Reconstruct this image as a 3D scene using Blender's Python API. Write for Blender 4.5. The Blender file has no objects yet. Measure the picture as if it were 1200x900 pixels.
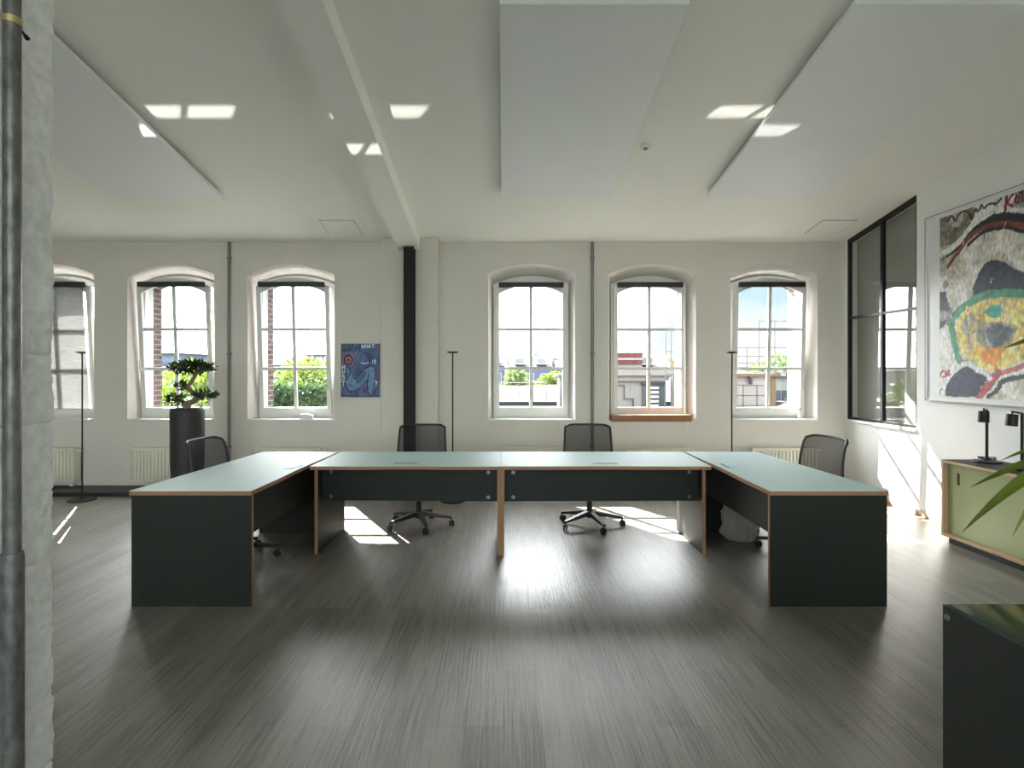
import bpy, bmesh, math, random
import numpy as np
from math import sin, cos, pi, radians, atan2, hypot
from mathutils import Vector, Matrix, noise

random.seed(7)
sc = bpy.context.scene
col = sc.collection

# ------------------------------------------------------------------ materials
def new_mat(name):
    m = bpy.data.materials.new(name); m.use_nodes = True
    nt = m.node_tree; nt.nodes.clear()
    out = nt.nodes.new('ShaderNodeOutputMaterial')
    return m, nt, out

def srgb(r, g, b):
    def f(c):
        c /= 255
        return c/12.92 if c <= .04045 else ((c+.055)/1.055)**2.4
    return (f(r), f(g), f(b), 1)

def mat(name, c, rough=.5, metal=0, amt=.12, scale=8, bump=0, bscale=None, stretch=(1,1,1), spec=.5, coat=0):
    m, nt, out = new_mat(name)
    N, L = nt.nodes, nt.links
    p = N.new('ShaderNodeBsdfPrincipled')
    p.inputs['Roughness'].default_value = rough
    p.inputs['Metallic'].default_value = metal
    p.inputs['Specular IOR Level'].default_value = spec
    p.inputs['Coat Weight'].default_value = coat
    p.inputs['Coat Roughness'].default_value = .08
    tc = N.new('ShaderNodeTexCoord'); mp = N.new('ShaderNodeMapping')
    mp.inputs['Scale'].default_value = stretch
    L.new(tc.outputs['Object'], mp.inputs['Vector'])
    n = N.new('ShaderNodeTexNoise'); n.inputs['Scale'].default_value = scale; n.inputs['Detail'].default_value = 5
    L.new(mp.outputs[0], n.inputs['Vector'])
    mx = N.new('ShaderNodeMix'); mx.data_type = 'RGBA'
    d = tuple(max(0, v*(1-amt)) for v in c[:3])+(1,); l = tuple(min(1, v*(1+amt)) for v in c[:3])+(1,)
    mx.inputs['A'].default_value = d; mx.inputs['B'].default_value = l
    L.new(n.outputs['Fac'], mx.inputs['Factor']); L.new(mx.outputs['Result'], p.inputs['Base Color'])
    if bump:
        n2 = N.new('ShaderNodeTexNoise'); n2.inputs['Scale'].default_value = bscale or scale*4; n2.inputs['Detail'].default_value = 6
        L.new(mp.outputs[0], n2.inputs['Vector'])
        b = N.new('ShaderNodeBump'); b.inputs['Strength'].default_value = bump; b.inputs['Distance'].default_value = .01
        L.new(n2.outputs['Fac'], b.inputs['Height']); L.new(b.outputs[0], p.inputs['Normal'])
    L.new(p.outputs[0], out.inputs[0])
    return m

def floor_mat():
    m, nt, out = new_mat('dark_wood_planks'); N, L = nt.nodes, nt.links
    p = N.new('ShaderNodeBsdfPrincipled')
    tc = N.new('ShaderNodeTexCoord')
    rot = N.new('ShaderNodeMapping'); rot.inputs['Rotation'].default_value = (0, 0, radians(90))
    L.new(tc.outputs['Object'], rot.inputs['Vector'])
    bk = N.new('ShaderNodeTexBrick'); bk.inputs['Scale'].default_value = 1
    bk.inputs['Brick Width'].default_value = 1.25; bk.inputs['Row Height'].default_value = .165
    bk.inputs['Mortar Size'].default_value = .0016; bk.offset = .37; bk.offset_frequency = 3
    bk.inputs['Color1'].default_value = (.25, .25, .25, 1); bk.inputs['Color2'].default_value = (.85, .85, .85, 1)
    bk.inputs['Mortar'].default_value = (.0, .0, .0, 1); bk.inputs['Bias'].default_value = 0
    L.new(rot.outputs[0], bk.inputs['Vector'])
    st = N.new('ShaderNodeMapping'); st.inputs['Scale'].default_value = (85, 2.2, 1)
    L.new(tc.outputs['Object'], st.inputs['Vector'])
    n1 = N.new('ShaderNodeTexNoise'); n1.inputs['Scale'].default_value = 1; n1.inputs['Detail'].default_value = 6; n1.inputs['Roughness'].default_value = .7
    L.new(st.outputs[0], n1.inputs['Vector'])
    st2 = N.new('ShaderNodeMapping'); st2.inputs['Scale'].default_value = (9, .7, 1)
    L.new(tc.outputs['Object'], st2.inputs['Vector'])
    n2 = N.new('ShaderNodeTexNoise'); n2.inputs['Scale'].default_value = 1; n2.inputs['Detail'].default_value = 4
    L.new(st2.outputs[0], n2.inputs['Vector'])
    a = N.new('ShaderNodeMath'); a.operation = 'MULTIPLY_ADD'; a.inputs[1].default_value = .20; a.inputs[2].default_value = .0
    L.new(bk.outputs['Color'], a.inputs[0])
    b = N.new('ShaderNodeMath'); b.operation = 'MULTIPLY_ADD'; b.inputs[1].default_value = 1.0
    L.new(n1.outputs['Fac'], b.inputs[0]); L.new(a.outputs[0], b.inputs[2])
    c = N.new('ShaderNodeMath'); c.operation = 'MULTIPLY_ADD'; c.inputs[1].default_value = .35
    L.new(n2.outputs['Fac'], c.inputs[0]); L.new(b.outputs[0], c.inputs[2])
    r = N.new('ShaderNodeValToRGB')
    r.color_ramp.elements[0].position = .50; r.color_ramp.elements[0].color = (.019, .0172, .0150, 1)
    r.color_ramp.elements[1].position = .88; r.color_ramp.elements[1].color = (.215, .198, .172, 1)
    L.new(c.outputs[0], r.inputs[0]); L.new(r.outputs[0], p.inputs['Base Color'])
    rr = N.new('ShaderNodeMapRange'); rr.inputs['To Min'].default_value = .25; rr.inputs['To Max'].default_value = .40; p.inputs['Specular IOR Level'].default_value = .6
    L.new(n1.outputs['Fac'], rr.inputs['Value']); L.new(rr.outputs[0], p.inputs['Roughness'])
    bp = N.new('ShaderNodeBump'); bp.inputs['Strength'].default_value = .6; bp.inputs['Distance'].default_value = .004
    L.new(c.outputs[0], bp.inputs['Height']); L.new(bp.outputs[0], p.inputs['Normal'])
    L.new(p.outputs[0], out.inputs[0])
    return m

def glass_mat(name, r0=.05, tint=(1, 1, 1, 1)):
    m, nt, out = new_mat(name); N, L = nt.nodes, nt.links
    lw = N.new('ShaderNodeLayerWeight'); lw.inputs['Blend'].default_value = .5
    pw = N.new('ShaderNodeMath'); pw.operation = 'POWER'; pw.inputs[1].default_value = 5
    L.new(lw.outputs['Facing'], pw.inputs[0])
    ma = N.new('ShaderNodeMath'); ma.operation = 'MULTIPLY_ADD'; ma.inputs[1].default_value = 1-r0; ma.inputs[2].default_value = r0
    L.new(pw.outputs[0], ma.inputs[0])
    t = N.new('ShaderNodeBsdfTransparent'); t.inputs['Color'].default_value = tint
    g = N.new('ShaderNodeBsdfGlossy'); g.inputs['Roughness'].default_value = 0
    mx = N.new('ShaderNodeMixShader')
    L.new(ma.outputs[0], mx.inputs[0]); L.new(t.outputs[0], mx.inputs[1]); L.new(g.outputs[0], mx.inputs[2])
    L.new(mx.outputs[0], out.inputs[0])
    return m

def net_mat(name, c, see=.4):
    m, nt, out = new_mat(name); N, L = nt.nodes, nt.links
    p = N.new('ShaderNodeBsdfPrincipled'); p.inputs['Base Color'].default_value = c; p.inputs['Roughness'].default_value = .7; p.inputs['Specular IOR Level'].default_value = .15
    t = N.new('ShaderNodeBsdfTransparent'); mx = N.new('ShaderNodeMixShader')
    tc = N.new('ShaderNodeTexCoord'); n = N.new('ShaderNodeTexNoise'); n.inputs['Scale'].default_value = 300
    L.new(tc.outputs['Object'], n.inputs['Vector'])
    r = N.new('ShaderNodeMapRange'); r.inputs['To Min'].default_value = 1-see-.12; r.inputs['To Max'].default_value = 1-see+.12
    L.new(n.outputs['Fac'], r.inputs['Value']); L.new(r.outputs[0], mx.inputs[0])
    L.new(t.outputs[0], mx.inputs[1]); L.new(p.outputs[0], mx.inputs[2]); L.new(mx.outputs[0], out.inputs[0])
    return m

def fabric_mat(name, c, see=.1):
    m, nt, out = new_mat(name); N, L = nt.nodes, nt.links
    tc = N.new('ShaderNodeTexCoord'); mp = N.new('ShaderNodeMapping'); mp.inputs['Scale'].default_value = (4, 4, 60)
    n = N.new('ShaderNodeTexNoise'); n.inputs['Scale'].default_value = 2.5; n.inputs['Detail'].default_value = 5
    L.new(tc.outputs['Object'], mp.inputs[0]); L.new(mp.outputs[0], n.inputs['Vector'])
    r = N.new('ShaderNodeValToRGB'); r.color_ramp.elements[0].position = .3; r.color_ramp.elements[1].position = .7
    r.color_ramp.elements[0].color = tuple(v*.75 for v in c[:3])+(1,); r.color_ramp.elements[1].color = c
    L.new(n.outputs['Fac'], r.inputs[0])
    d = N.new('ShaderNodeBsdfDiffuse'); t = N.new('ShaderNodeBsdfTranslucent'); tr = N.new('ShaderNodeBsdfTransparent')
    L.new(r.outputs[0], d.inputs[0]); L.new(r.outputs[0], t.inputs[0])
    m1 = N.new('ShaderNodeMixShader'); m1.inputs[0].default_value = .5
    L.new(d.outputs[0], m1.inputs[1]); L.new(t.outputs[0], m1.inputs[2])
    m2 = N.new('ShaderNodeMixShader'); m2.inputs[0].default_value = see
    L.new(m1.outputs[0], m2.inputs[1]); L.new(tr.outputs[0], m2.inputs[2]); L.new(m2.outputs[0], out.inputs[0])
    return m

def brick_mat(name, c1, c2, mortar, w=.22, h=.07):
    m, nt, out = new_mat(name); N, L = nt.nodes, nt.links
    p = N.new('ShaderNodeBsdfPrincipled'); p.inputs['Roughness'].default_value = .85
    tc = N.new('ShaderNodeTexCoord'); s = N.new('ShaderNodeSeparateXYZ'); cb = N.new('ShaderNodeCombineXYZ'); ad = N.new('ShaderNodeMath')
    L.new(tc.outputs['Object'], s.inputs[0]); L.new(s.outputs[0], ad.inputs[0]); L.new(s.outputs[1], ad.inputs[1])
    L.new(ad.outputs[0], cb.inputs[0]); L.new(s.outputs[2], cb.inputs[1])
    b = N.new('ShaderNodeTexBrick'); b.inputs['Scale'].default_value = 1; b.inputs['Brick Width'].default_value = w; b.inputs['Row Height'].default_value = h
    b.inputs['Mortar Size'].default_value = .008
    b.inputs['Color1'].default_value = c1; b.inputs['Color2'].default_value = c2; b.inputs['Mortar'].default_value = mortar
    L.new(cb.outputs[0], b.inputs['Vector']); L.new(b.outputs['Color'], p.inputs['Base Color']); L.new(p.outputs[0], out.inputs[0])
    return m

def leaf_mat(name, c1, c2, trans=.35, scale=6):
    m, nt, out = new_mat(name); N, L = nt.nodes, nt.links
    tc = N.new('ShaderNodeTexCoord'); n = N.new('ShaderNodeTexNoise'); n.inputs['Scale'].default_value = scale; n.inputs['Detail'].default_value = 4
    L.new(tc.outputs['Object'], n.inputs['Vector'])
    r = N.new('ShaderNodeValToRGB'); r.color_ramp.elements[0].position = .35; r.color_ramp.elements[1].position = .65
    r.color_ramp.elements[0].color = c1; r.color_ramp.elements[1].color = c2
    L.new(n.outputs['Fac'], r.inputs[0])
    p = N.new('ShaderNodeBsdfPrincipled'); p.inputs['Roughness'].default_value = .4
    t = N.new('ShaderNodeBsdfTranslucent'); mx = N.new('ShaderNodeMixShader'); mx.inputs[0].default_value = trans
    L.new(r.outputs[0], p.inputs['Base Color']); L.new(r.outputs[0], t.inputs[0])
    L.new(p.outputs[0], mx.inputs[1]); L.new(t.outputs[0], mx.inputs[2]); L.new(mx.outputs[0], out.inputs[0])
    return m

def paint_mat(name, rough=.55, speck=.35, drip=True):
    m, nt, out = new_mat(name); N, L = nt.nodes, nt.links
    at = N.new('ShaderNodeAttribute'); at.attribute_name = 'paint'
    tc = N.new('ShaderNodeTexCoord'); mp = N.new('ShaderNodeMapping'); mp.inputs['Scale'].default_value = (1, 1, .35) if drip else (1, 1, 1)
    L.new(tc.outputs['Object'], mp.inputs[0])
    n = N.new('ShaderNodeTexNoise'); n.inputs['Scale'].default_value = 45; n.inputs['Detail'].default_value = 5; n.inputs['Roughness'].default_value = .75
    L.new(mp.outputs[0], n.inputs['Vector'])
    r = N.new('ShaderNodeValToRGB'); r.color_ramp.elements[0].position = .36; r.color_ramp.elements[1].position = .62
    r.color_ramp.elements[0].color = (.18, .19, .23, 1); r.color_ramp.elements[1].color = (1.2, 1.12, 1.1, 1)
    L.new(n.outputs['Fac'], r.inputs[0])
    mx = N.new('ShaderNodeMix'); mx.data_type = 'RGBA'; mx.blend_type = 'MULTIPLY'; mx.inputs['Factor'].default_value = speck
    L.new(at.outputs['Color'], mx.inputs['A']); L.new(r.outputs[0], mx.inputs['B'])
    p = N.new('ShaderNodeBsdfPrincipled'); p.inputs['Roughness'].default_value = rough
    b = N.new('ShaderNodeBump'); b.inputs['Strength'].default_value = .3; b.inputs['Distance'].default_value = .004
    L.new(n.outputs['Fac'], b.inputs['Height']); L.new(b.outputs[0], p.inputs['Normal'])
    L.new(mx.outputs['Result'], p.inputs['Base Color']); L.new(p.outputs[0], out.inputs[0])
    return m

M = {}
M['plaster'] = mat('warm_white_plaster', (.70, .675, .61, 1), .8, amt=.05, scale=2.5, bump=.22, bscale=26)
M['reveal'] = mat('painted_reveal', (.80, .755, .72, 1), .75, amt=.03, scale=3, bump=.1, bscale=30)
M['wallwhite'] = mat('smooth_white_wall', (.82, .815, .79, 1), .7, amt=.03, scale=2, bump=.04, bscale=60)
M['ceiling'] = mat('ceiling_paint', (.90, .905, .84, 1), .75, amt=.03, scale=1.2, bump=.05, bscale=12)
M['panelwhite'] = mat('white_panel', (.85, .875, .87, 1), .5, amt=.02, scale=2)
M['floor'] = floor_mat()
M['laminate'] = mat('dark_green_grey_laminate', (.017, .020, .016, 1), .5, spec=.25, amt=.15, scale=60, bump=.05, bscale=300)
M['desktop'] = mat('pale_green_grey_desktop', (.41, .525, .52, 1), .58, amt=.04, scale=5, spec=.2)
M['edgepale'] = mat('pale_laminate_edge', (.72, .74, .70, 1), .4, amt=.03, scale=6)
M['deskdark'] = mat('dark_polished_desktop', (.035, .042, .036, 1), .07, amt=.1, scale=8, spec=.8)
M['ply'] = mat('plywood_edge', (.30, .165, .085, 1), .5, amt=.3, scale=12, stretch=(1, 1, 14))
M['plylight'] = mat('light_plywood', (.52, .36, .22, 1), .5, amt=.2, scale=9, stretch=(1, 1, 10))
M['olive'] = mat('olive_laminate', (.31, .345, .165, 1), .4, amt=.05, scale=5)
M['black'] = mat('black_plastic', (.012, .012, .014, 1), .45, amt=.2, scale=30)
M['blackmetal'] = mat('black_powder_coat', (.010, .009, .011, 1), .42, spec=.3, amt=.15, scale=40)
M['fabricblack'] = mat('black_seat_fabric', (.02, .02, .023, 1), .9, amt=.3, scale=120, bump=.2, bscale=400)
M['net'] = net_mat('black_mesh_net', (.022, .022, .025, 1), .27)
M['steel'] = mat('brushed_bolt', (.22, .23, .23, 1), .35, .9, amt=.1, scale=30)
M['column'] = mat('dark_steel_paint', (.010, .009, .010, 1), .55, amt=.15, scale=20, spec=.25)
M['galv'] = mat('grey_conduit', (.20, .20, .19, 1), .45, .6, amt=.15, scale=20)
M['pipe'] = mat('old_dark_pipe', (.11, .11, .107, 1), .38, .45, amt=1.6, scale=34, bump=.15, bscale=90, stretch=(1, 1, .5))
M['brass'] = mat('brass_clamp', (.55, .45, .2, 1), .35, .9, amt=.15, scale=20)
M['brickwhite'] = mat('white_painted_masonry', (.80, .85, .79, 1), .75, amt=.3, scale=26, bump=1.0, bscale=30)
M['frame'] = mat('white_window_frame', (.72, .72, .69, 1), .4, amt=.03, scale=6)
M['cassette'] = mat('dark_blind_cassette', (.022, .020, .018, 1), .5, amt=.1, scale=20)
M['blind'] = fabric_mat('pale_roller_blind', (.36, .36, .35, 1), .03)
M['greyblind'] = mat('grey_blind', (.29, .285, .26, 1), .8, amt=.05, scale=3)
M['glass'] = glass_mat('window_glass', .06)
M['mirrorglass'] = glass_mat('partition_glass', .13, (.93, .95, .93, 1))
M['terra'] = mat('terracotta_sill', (.30, .13, .055, 1), .5, amt=.2, scale=9)
M['radiator'] = mat('cream_radiator', (.74, .72, .61, 1), .45, amt=.03, scale=6)
M['anthracite'] = mat('anthracite_planter', (.022, .023, .025, 1), .55, amt=.25, scale=10, bump=.1, bscale=60)
M['bark'] = mat('bonsai_bark', (.22, .16, .10, 1), .8, amt=.4, scale=30, bump=.5, bscale=60)
M['bonsai'] = leaf_mat('bonsai_leaves', (.018, .035, .012, 1), (.06, .10, .03, 1), .3, 12)
M['yucca'] = leaf_mat('yucca_leaves', (.05, .078, .008, 1), (.14, .185, .014, 1), .4, 3)
M['soil'] = mat('soil', (.03, .022, .016, 1), .9, amt=.4, scale=60, bump=.6, bscale=80)
M['bag'] = net_mat('thin_white_plastic', (.36, .36, .32, 1), .2)
M['white'] = mat('white_gloss', (.78, .78, .76, 1), .4, amt=.03, scale=8)
M['cord'] = mat('white_cord', (.7, .7, .68, 1), .5, amt=.05, scale=8)
M['whiteframe'] = mat('white_picture_frame', (.74, .75, .75, 1), .4, amt=.02, scale=6)
M['purpleline'] = mat('dark_frame_edge', (.10, .085, .10, 1), .4, amt=.1, scale=8)
M['painting'] = paint_mat('big_canvas_paint', .5, .55)
M['painting2'] = paint_mat('small_canvas_paint', .6, .3, False)
M['brick'] = brick_mat('red_brown_brick', (.05, .026, .022, 1), (.09, .042, .03, 1), (.2, .19, .18, 1))
M['palestone'] = mat('pale_rendered_reveal', (.55, .58, .60, 1), .8, amt=.08, scale=8)
M['zinc'] = mat('zinc_sill', (.45, .47, .48, 1), .3, .8, amt=.1, scale=8)
# exterior
M['extwhite'] = mat('white_render', (.26, .255, .245, 1), .85, amt=.1, scale=2)
M['extblue'] = mat('blue_grey_render', (.05, .065, .125, 1), .85, amt=.12, scale=.6)
M['extblue2'] = mat('far_blue_cladding', (.075, .11, .165, 1), .8, amt=.1, scale=.3)
M['roofgrey'] = mat('slate_roof', (.036, .036, .042, 1), .8, amt=.2, scale=2)
M['roofred'] = mat('red_sheet_roof', (.10, .01, .014, 1), .6, amt=.15, scale=2)
M['flatroof'] = mat('pale_roof_felt', (.030, .033, .033, 1), .9, amt=.15, scale=1)
M['extglass'] = mat('dark_window_glass', (.06, .08, .10, 1), .1, amt=.2, scale=2)
M['ochre'] = mat('ochre_render', (.13, .095, .05, 1), .85, amt=.1, scale=3)
M['galvext'] = mat('scaffold_tube', (.12, .13, .135, 1), .5, .1, amt=.1, scale=8)
M['orange'] = mat('orange_planter_box', (.55, .20, .06, 1), .6, amt=.15, scale=6)
M['pinkroof'] = mat('faded_pink_awning', (.55, .26, .28, 1), .8, amt=.15, scale=4)
M['tree'] = leaf_mat('tree_leaves', (.05, .10, .015, 1), (.14, .20, .035, 1), .5, 1.5)
M['treelight'] = leaf_mat('light_tree_leaves', (.08, .14, .02, 1), (.20, .25, .045, 1), .5, 1.2)
M['ivy'] = leaf_mat('ivy_leaves', (.02, .06, .012, 1), (.07, .14, .03, 1), .35, 1.5)
M['ground'] = mat('courtyard_ground', (.25, .25, .23, 1), .9, amt=.25, scale=.3)
M['mountbrown'] = mat('brown_slope', (.25, .19, .15, 1), .9, amt=.25, scale=2)

# ------------------------------------------------------------------ mesh builder
class MB:
    def __init__(s): s.bm = bmesh.new()
    def box(s, c, size, rz=0, bevel=0, mi=0, R=None):
        r = bmesh.ops.create_cube(s.bm, size=1)
        vs = r['verts']
        mtx = Matrix.Translation(Vector(c)) @ (R if R else Matrix.Rotation(rz, 4, 'Z')) @ Matrix.Diagonal((size[0], size[1], size[2], 1))
        bmesh.ops.transform(s.bm, matrix=mtx, verts=vs)
        fs = set(f for v in vs for f in v.link_faces)
        for f in fs: f.material_index = mi
        if bevel:
            es = list(set(e for v in vs for e in v.link_edges))
            r2 = bmesh.ops.bevel(s.bm, geom=es, offset=bevel, segments=2, affect='EDGES', profile=.6)
            for f in r2['faces']: f.material_index = mi
        return s
    def b2(s, x0, x1, y0, y1, z0, z1, bevel=0, mi=0):
        return s.box(((x0+x1)/2, (y0+y1)/2, (z0+z1)/2), (abs(x1-x0), abs(y1-y0), abs(z1-z0)), 0, bevel, mi)
    def cyl(s, p0, p1, r0, r1=None, seg=16, mi=0):
        p0, p1 = Vector(p0), Vector(p1); r1 = r0 if r1 is None else r1
        d = p1-p0; q = d.to_track_quat('Z', 'Y').to_matrix().to_4x4()
        r = bmesh.ops.create_cone(s.bm, cap_ends=True, segments=seg, radius1=r0, radius2=r1, depth=d.length, matrix=Matrix.Translation((p0+p1)/2) @ q)
        for f in set(f for v in r['verts'] for f in v.link_faces): f.material_index = mi
        return s
    def tube(s, pts, r, seg=8, closed=False, mi=0):
        pts = [Vector(p) for p in pts]; n = len(pts); rings = []
        rs = r if isinstance(r, (list, tuple)) else [r]*n
        up = None
        for i, p in enumerate(pts):
            if closed: t = pts[(i+1) % n]-pts[i-1]
            else: t = pts[min(i+1, n-1)]-pts[max(i-1, 0)]
            t.normalize()
            if up is None:
                up = t.cross(Vector((0, 0, 1)))
                if up.length < .1: up = t.cross(Vector((1, 0, 0)))
            up = up-t*up.dot(t); up.normalize(); w = t.cross(up)
            rings.append([s.bm.verts.new(p+(up*cos(a)+w*sin(a))*rs[i]) for a in [2*pi*k/seg for k in range(seg)]])
        for i in range(n if closed else n-1):
            a, b = rings[i], rings[(i+1) % n]
            for k in range(seg):
                f = s.bm.faces.new((a[k], a[(k+1) % seg], b[(k+1) % seg], b[k])); f.material_index = mi
        if not closed:
            for rg in (rings[0][::-1], rings[-1]):
                f = s.bm.faces.new(rg); f.material_index = mi
        return s
    def lathe(s, prof, c=(0, 0, 0), seg=32, mi=0):
        c = Vector(c); rings = []
        for r, z in prof:
            rings.append([s.bm.verts.new(c+Vector((r*cos(2*pi*k/seg), r*sin(2*pi*k/seg), z))) for k in range(seg)])
        for a, b in zip(rings, rings[1:]):
            for k in range(seg):
                f = s.bm.faces.new((a[k], a[(k+1) % seg], b[(k+1) % seg], b[k])); f.material_index = mi
        for rg in (rings[0][::-1], rings[-1]):
            f = s.bm.faces.new(rg); f.material_index = mi
        return s
    def prism(s, poly, z0, z1, mcap=0, mside=0, long_mi=None, M4=None):
        T = (lambda v: M4 @ Vector(v)) if M4 else Vector
        lo = [s.bm.verts.new(T((x, y, z0))) for x, y in poly]; hi = [s.bm.verts.new(T((x, y, z1))) for x, y in poly]
        f = s.bm.faces.new(lo[::-1]); f.material_index = mcap
        f = s.bm.faces.new(hi); f.material_index = mcap
        n = len(poly)
        for i in range(n):
            j = (i+1) % n
            f = s.bm.faces.new((lo[i], lo[j], hi[j], hi[i]))
            ln = hypot(poly[j][0]-poly[i][0], poly[j][1]-poly[i][1])
            f.material_index = long_mi if (long_mi is not None and ln > .1) else mside
        return s
    def quad(s, a, b, c, d, mi=0):
        f = s.bm.faces.new([s.bm.verts.new(Vector(p)) for p in (a, b, c, d)]); f.material_index = mi
        return s
    def leaf(s, c, d, up, ln, w):
        c, d, up = Vector(c), Vector(d).normalized(), Vector(up)
        w_ = d.cross(up)
        if w_.length < .01: w_ = d.cross(Vector((1, .3, 0)))
        w_.normalize()
        v = [c, c+d*ln*.45+w_*w*.5, c+d*ln, c+d*ln*.45-w_*w*.5]
        s.bm.faces.new([s.bm.verts.new(p) for p in v]); return s
    def obj(s, name, mats, parent=None, loc=None, smooth=35):
        bmesh.ops.recalc_face_normals(s.bm, faces=s.bm.faces[:]) if smooth != 'leaf' else None
        me = bpy.data.meshes.new(name); s.bm.to_mesh(me); s.bm.free()
        for m in (mats if isinstance(mats, (list, tuple)) else [mats]): me.materials.append(m)
        if smooth and smooth != 'leaf':
            me.shade_smooth()
            try: me.set_sharp_from_angle(angle=radians(smooth))
            except Exception: pass
        o = bpy.data.objects.new(name, me); col.objects.link(o)
        if parent: o.parent = parent
        if loc: o.location = loc
        return o

def tag(o, label=None, cat=None, group=None, kind=None):
    if label: o['label'] = label
    if cat: o['category'] = cat
    if group: o['group'] = group
    if kind: o['kind'] = kind
    return o

def empty(name, loc=(0, 0, 0), rz=0, label=None, cat=None, group=None, kind=None):
    o = bpy.data.objects.new(name, None); o.empty_display_size = .1; col.objects.link(o)
    o.location = loc; o.rotation_euler = (0, 0, rz)
    return tag(o, label, cat, group, kind)

def kids(o): return [c for c in bpy.data.objects if c.parent == o]
def copy_tree(o, parent=None):
    c = o.copy(); col.objects.link(c)
    if parent: c.parent = parent
    for ch in kids(o): copy_tree(ch, c)
    return c

# ------------------------------------------------------------------ room constants (metres; camera stands over the origin, y runs into the room)
YW = 7.5            # inner face of the window wall
XR = 4.40           # right wall
XL = -6.9
YB = -4.0           # rear wall behind the viewer
SL = .163
def ceil_z(y): return 3.19 + SL*(YW-y)
YF = 7.70           # plane of the window frames
WX = [-5.855, -4.30, -2.745, .364, 1.924, 3.495]

# ------------------------------------------------------------------ setting
f = MB().b2(XL-.3, XR+.3, YB-.3, YW+.05, -.12, 0).obj('floor', M['floor'], smooth=0)
tag(f, 'dark grey wood plank floor with long grain', 'floor', kind='structure')

b = MB()
y0, y1 = YB-.3, YW+.6
for dz0, dz1 in ((0, .15),):
    v = [(XL-.3, y0, ceil_z(y0)), (XR+.3, y0, ceil_z(y0)), (XR+.3, y1, ceil_z(y1)), (XL-.3, y1, ceil_z(y1))]
    b.quad(*v); b.quad(*[(x, y, z+.15) for x, y, z in v])
    for i in range(4):
        a, c = v[i], v[(i+1) % 4]
        b.quad(a, c, (c[0], c[1], c[2]+.15), (a[0], a[1], a[2]+.15))
tag(b.obj('ceiling', M['ceiling'], smooth=0), 'white sloping ceiling', 'ceiling', kind='structure')

# opening outline: bottom-left, bottom-right, right spring, arc..., left spring
def outline(cx, w, zb, zs, zc, n=12):
    pts = [(cx-w/2, zb), (cx+w/2, zb)]
    h = zc-zs; R = (w*w/4+h*h)/(2*h); zc0 = zc-R; a0 = math.asin(w/2/R)
    for k in range(n+1):
        a = a0-2*a0*k/n
        pts.append((cx+R*sin(a), zc0+R*cos(a)))
    return pts

def wall_face(b, y, xs0, xs1, z0, ztop, loops, mi=0, flip=False):
    x = xs0
    def q(xa, xb_, za, zb_):
        b.quad((xa, y, za), (xb_, y, za), (xb_, y, zb_), (xa, y, zb_), mi)
    for lp in loops:
        xl, xr = lp[0][0], lp[1][0]
        q(x, xl, z0, ztop); q(xl, xr, z0, lp[0][1])
        arc = lp[2:]
        for p, r in zip(arc, arc[1:]):
            b.quad((r[0], y, r[1]), (p[0], y, p[1]), (p[0], y, ztop), (r[0], y, ztop), mi)
        x = xr
    q(x, xs1, z0, ztop)

inn = [outline(x, 1.125, .885, 2.781, 2.908) for x in WX]
mid = [outline(x, 1.00, .905, 2.68, 2.79) for x in WX]
outr = [outline(x, .93, .93, 2.66, 2.77) for x in WX]
zt = ceil_z(YW)+.05
b = MB()
wall_face(b, YW, XL-.3, XR+.3, -.05, zt, inn, 0)
for lp, lm in zip(inn, mid):
    n = len(lp)
    for i in range(n):
        j = (i+1) % n
        b.quad((lp[i][0], YW, lp[i][1]), (lp[j][0], YW, lp[j][1]), (lm[j][0], YF+.07, lm[j][1]), (lm[i][0], YF+.07, lm[i][1]), 1)
wall_face(b, YF+.07, XL-.3, XR+.3, -.05, zt, mid, 0)
wb = b.obj('wall_back', [M['plaster'], M['reveal']], smooth=0)
tag(wb, 'plastered window wall with arched openings', 'wall', kind='structure')
# outer masonry leaf, seen through the panes as stone and brick reveals
b = MB()
YO = YF+.40
wall_face(b, YF+.071, XL-.3, XR+.3, -6, 4.2, outr, 0)
wall_face(b, YO, XL-.3, XR+.3, -6, 4.2, outr, 0)
for lp in outr:
    n = len(lp)
    for i in range(n):
        j = (i+1) % n
        for ya, yb, mi in ((YF+.071, YF+.20, 1), (YF+.20, YO, 0)):
            b.quad((lp[i][0], ya, lp[i][1]), (lp[j][0], ya, lp[j][1]), (lp[j][0], yb, lp[j][1]), (lp[i][0], yb, lp[i][1]), mi)
wo = b.obj('wall_back_masonry', [M['brick'], M['palestone']], wb, smooth=0)

# right wall with a glazed opening
def rect_hole_wall_x(x, xt, ya, yb, hole, name, mats, label):
    b = MB()
    (hy0, hy1, hz0) = hole
    def seg(y0, y1, z0f, z1f):
        for xx in (x, x+xt):
            b.quad((xx, y0, z0f(y0)), (xx, y1, z0f(y1)), (xx, y1, z1f(y1)), (xx, y0, z1f(y0)))
    top = lambda y: ceil_z(y)+.05
    seg(ya, hy0, lambda y: -.05, top); seg(hy1, yb, lambda y: -.05, top); seg(hy0, hy1, lambda y: -.05, lambda y: hz0)
    b.quad((x, hy0, hz0), (x, hy1, hz0), (x+xt, hy1, hz0), (x+xt, hy0, hz0))
    for y in (hy0, hy1):
        b.quad((x, y, hz0), (x+xt, y, hz0), (x+xt, y, top(y)), (x, y, top(y)))
    b.quad((x+xt, hy0, hz0), (x+xt, hy1, hz0), (x+xt, hy1, top(hy1)), (x+xt, hy0, top(hy0)))
    o = b.obj(name, mats, smooth=0)
    return tag(o, label, 'wall', kind='structure')
GY0, GY1, GZ0 = 6.18, 7.42, .915
rect_hole_wall_x(XR, .22, YB-.3, YW+.3, (GY0, GY1, GZ0), 'wall_right', M['wallwhite'], 'smooth white right wall')
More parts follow.
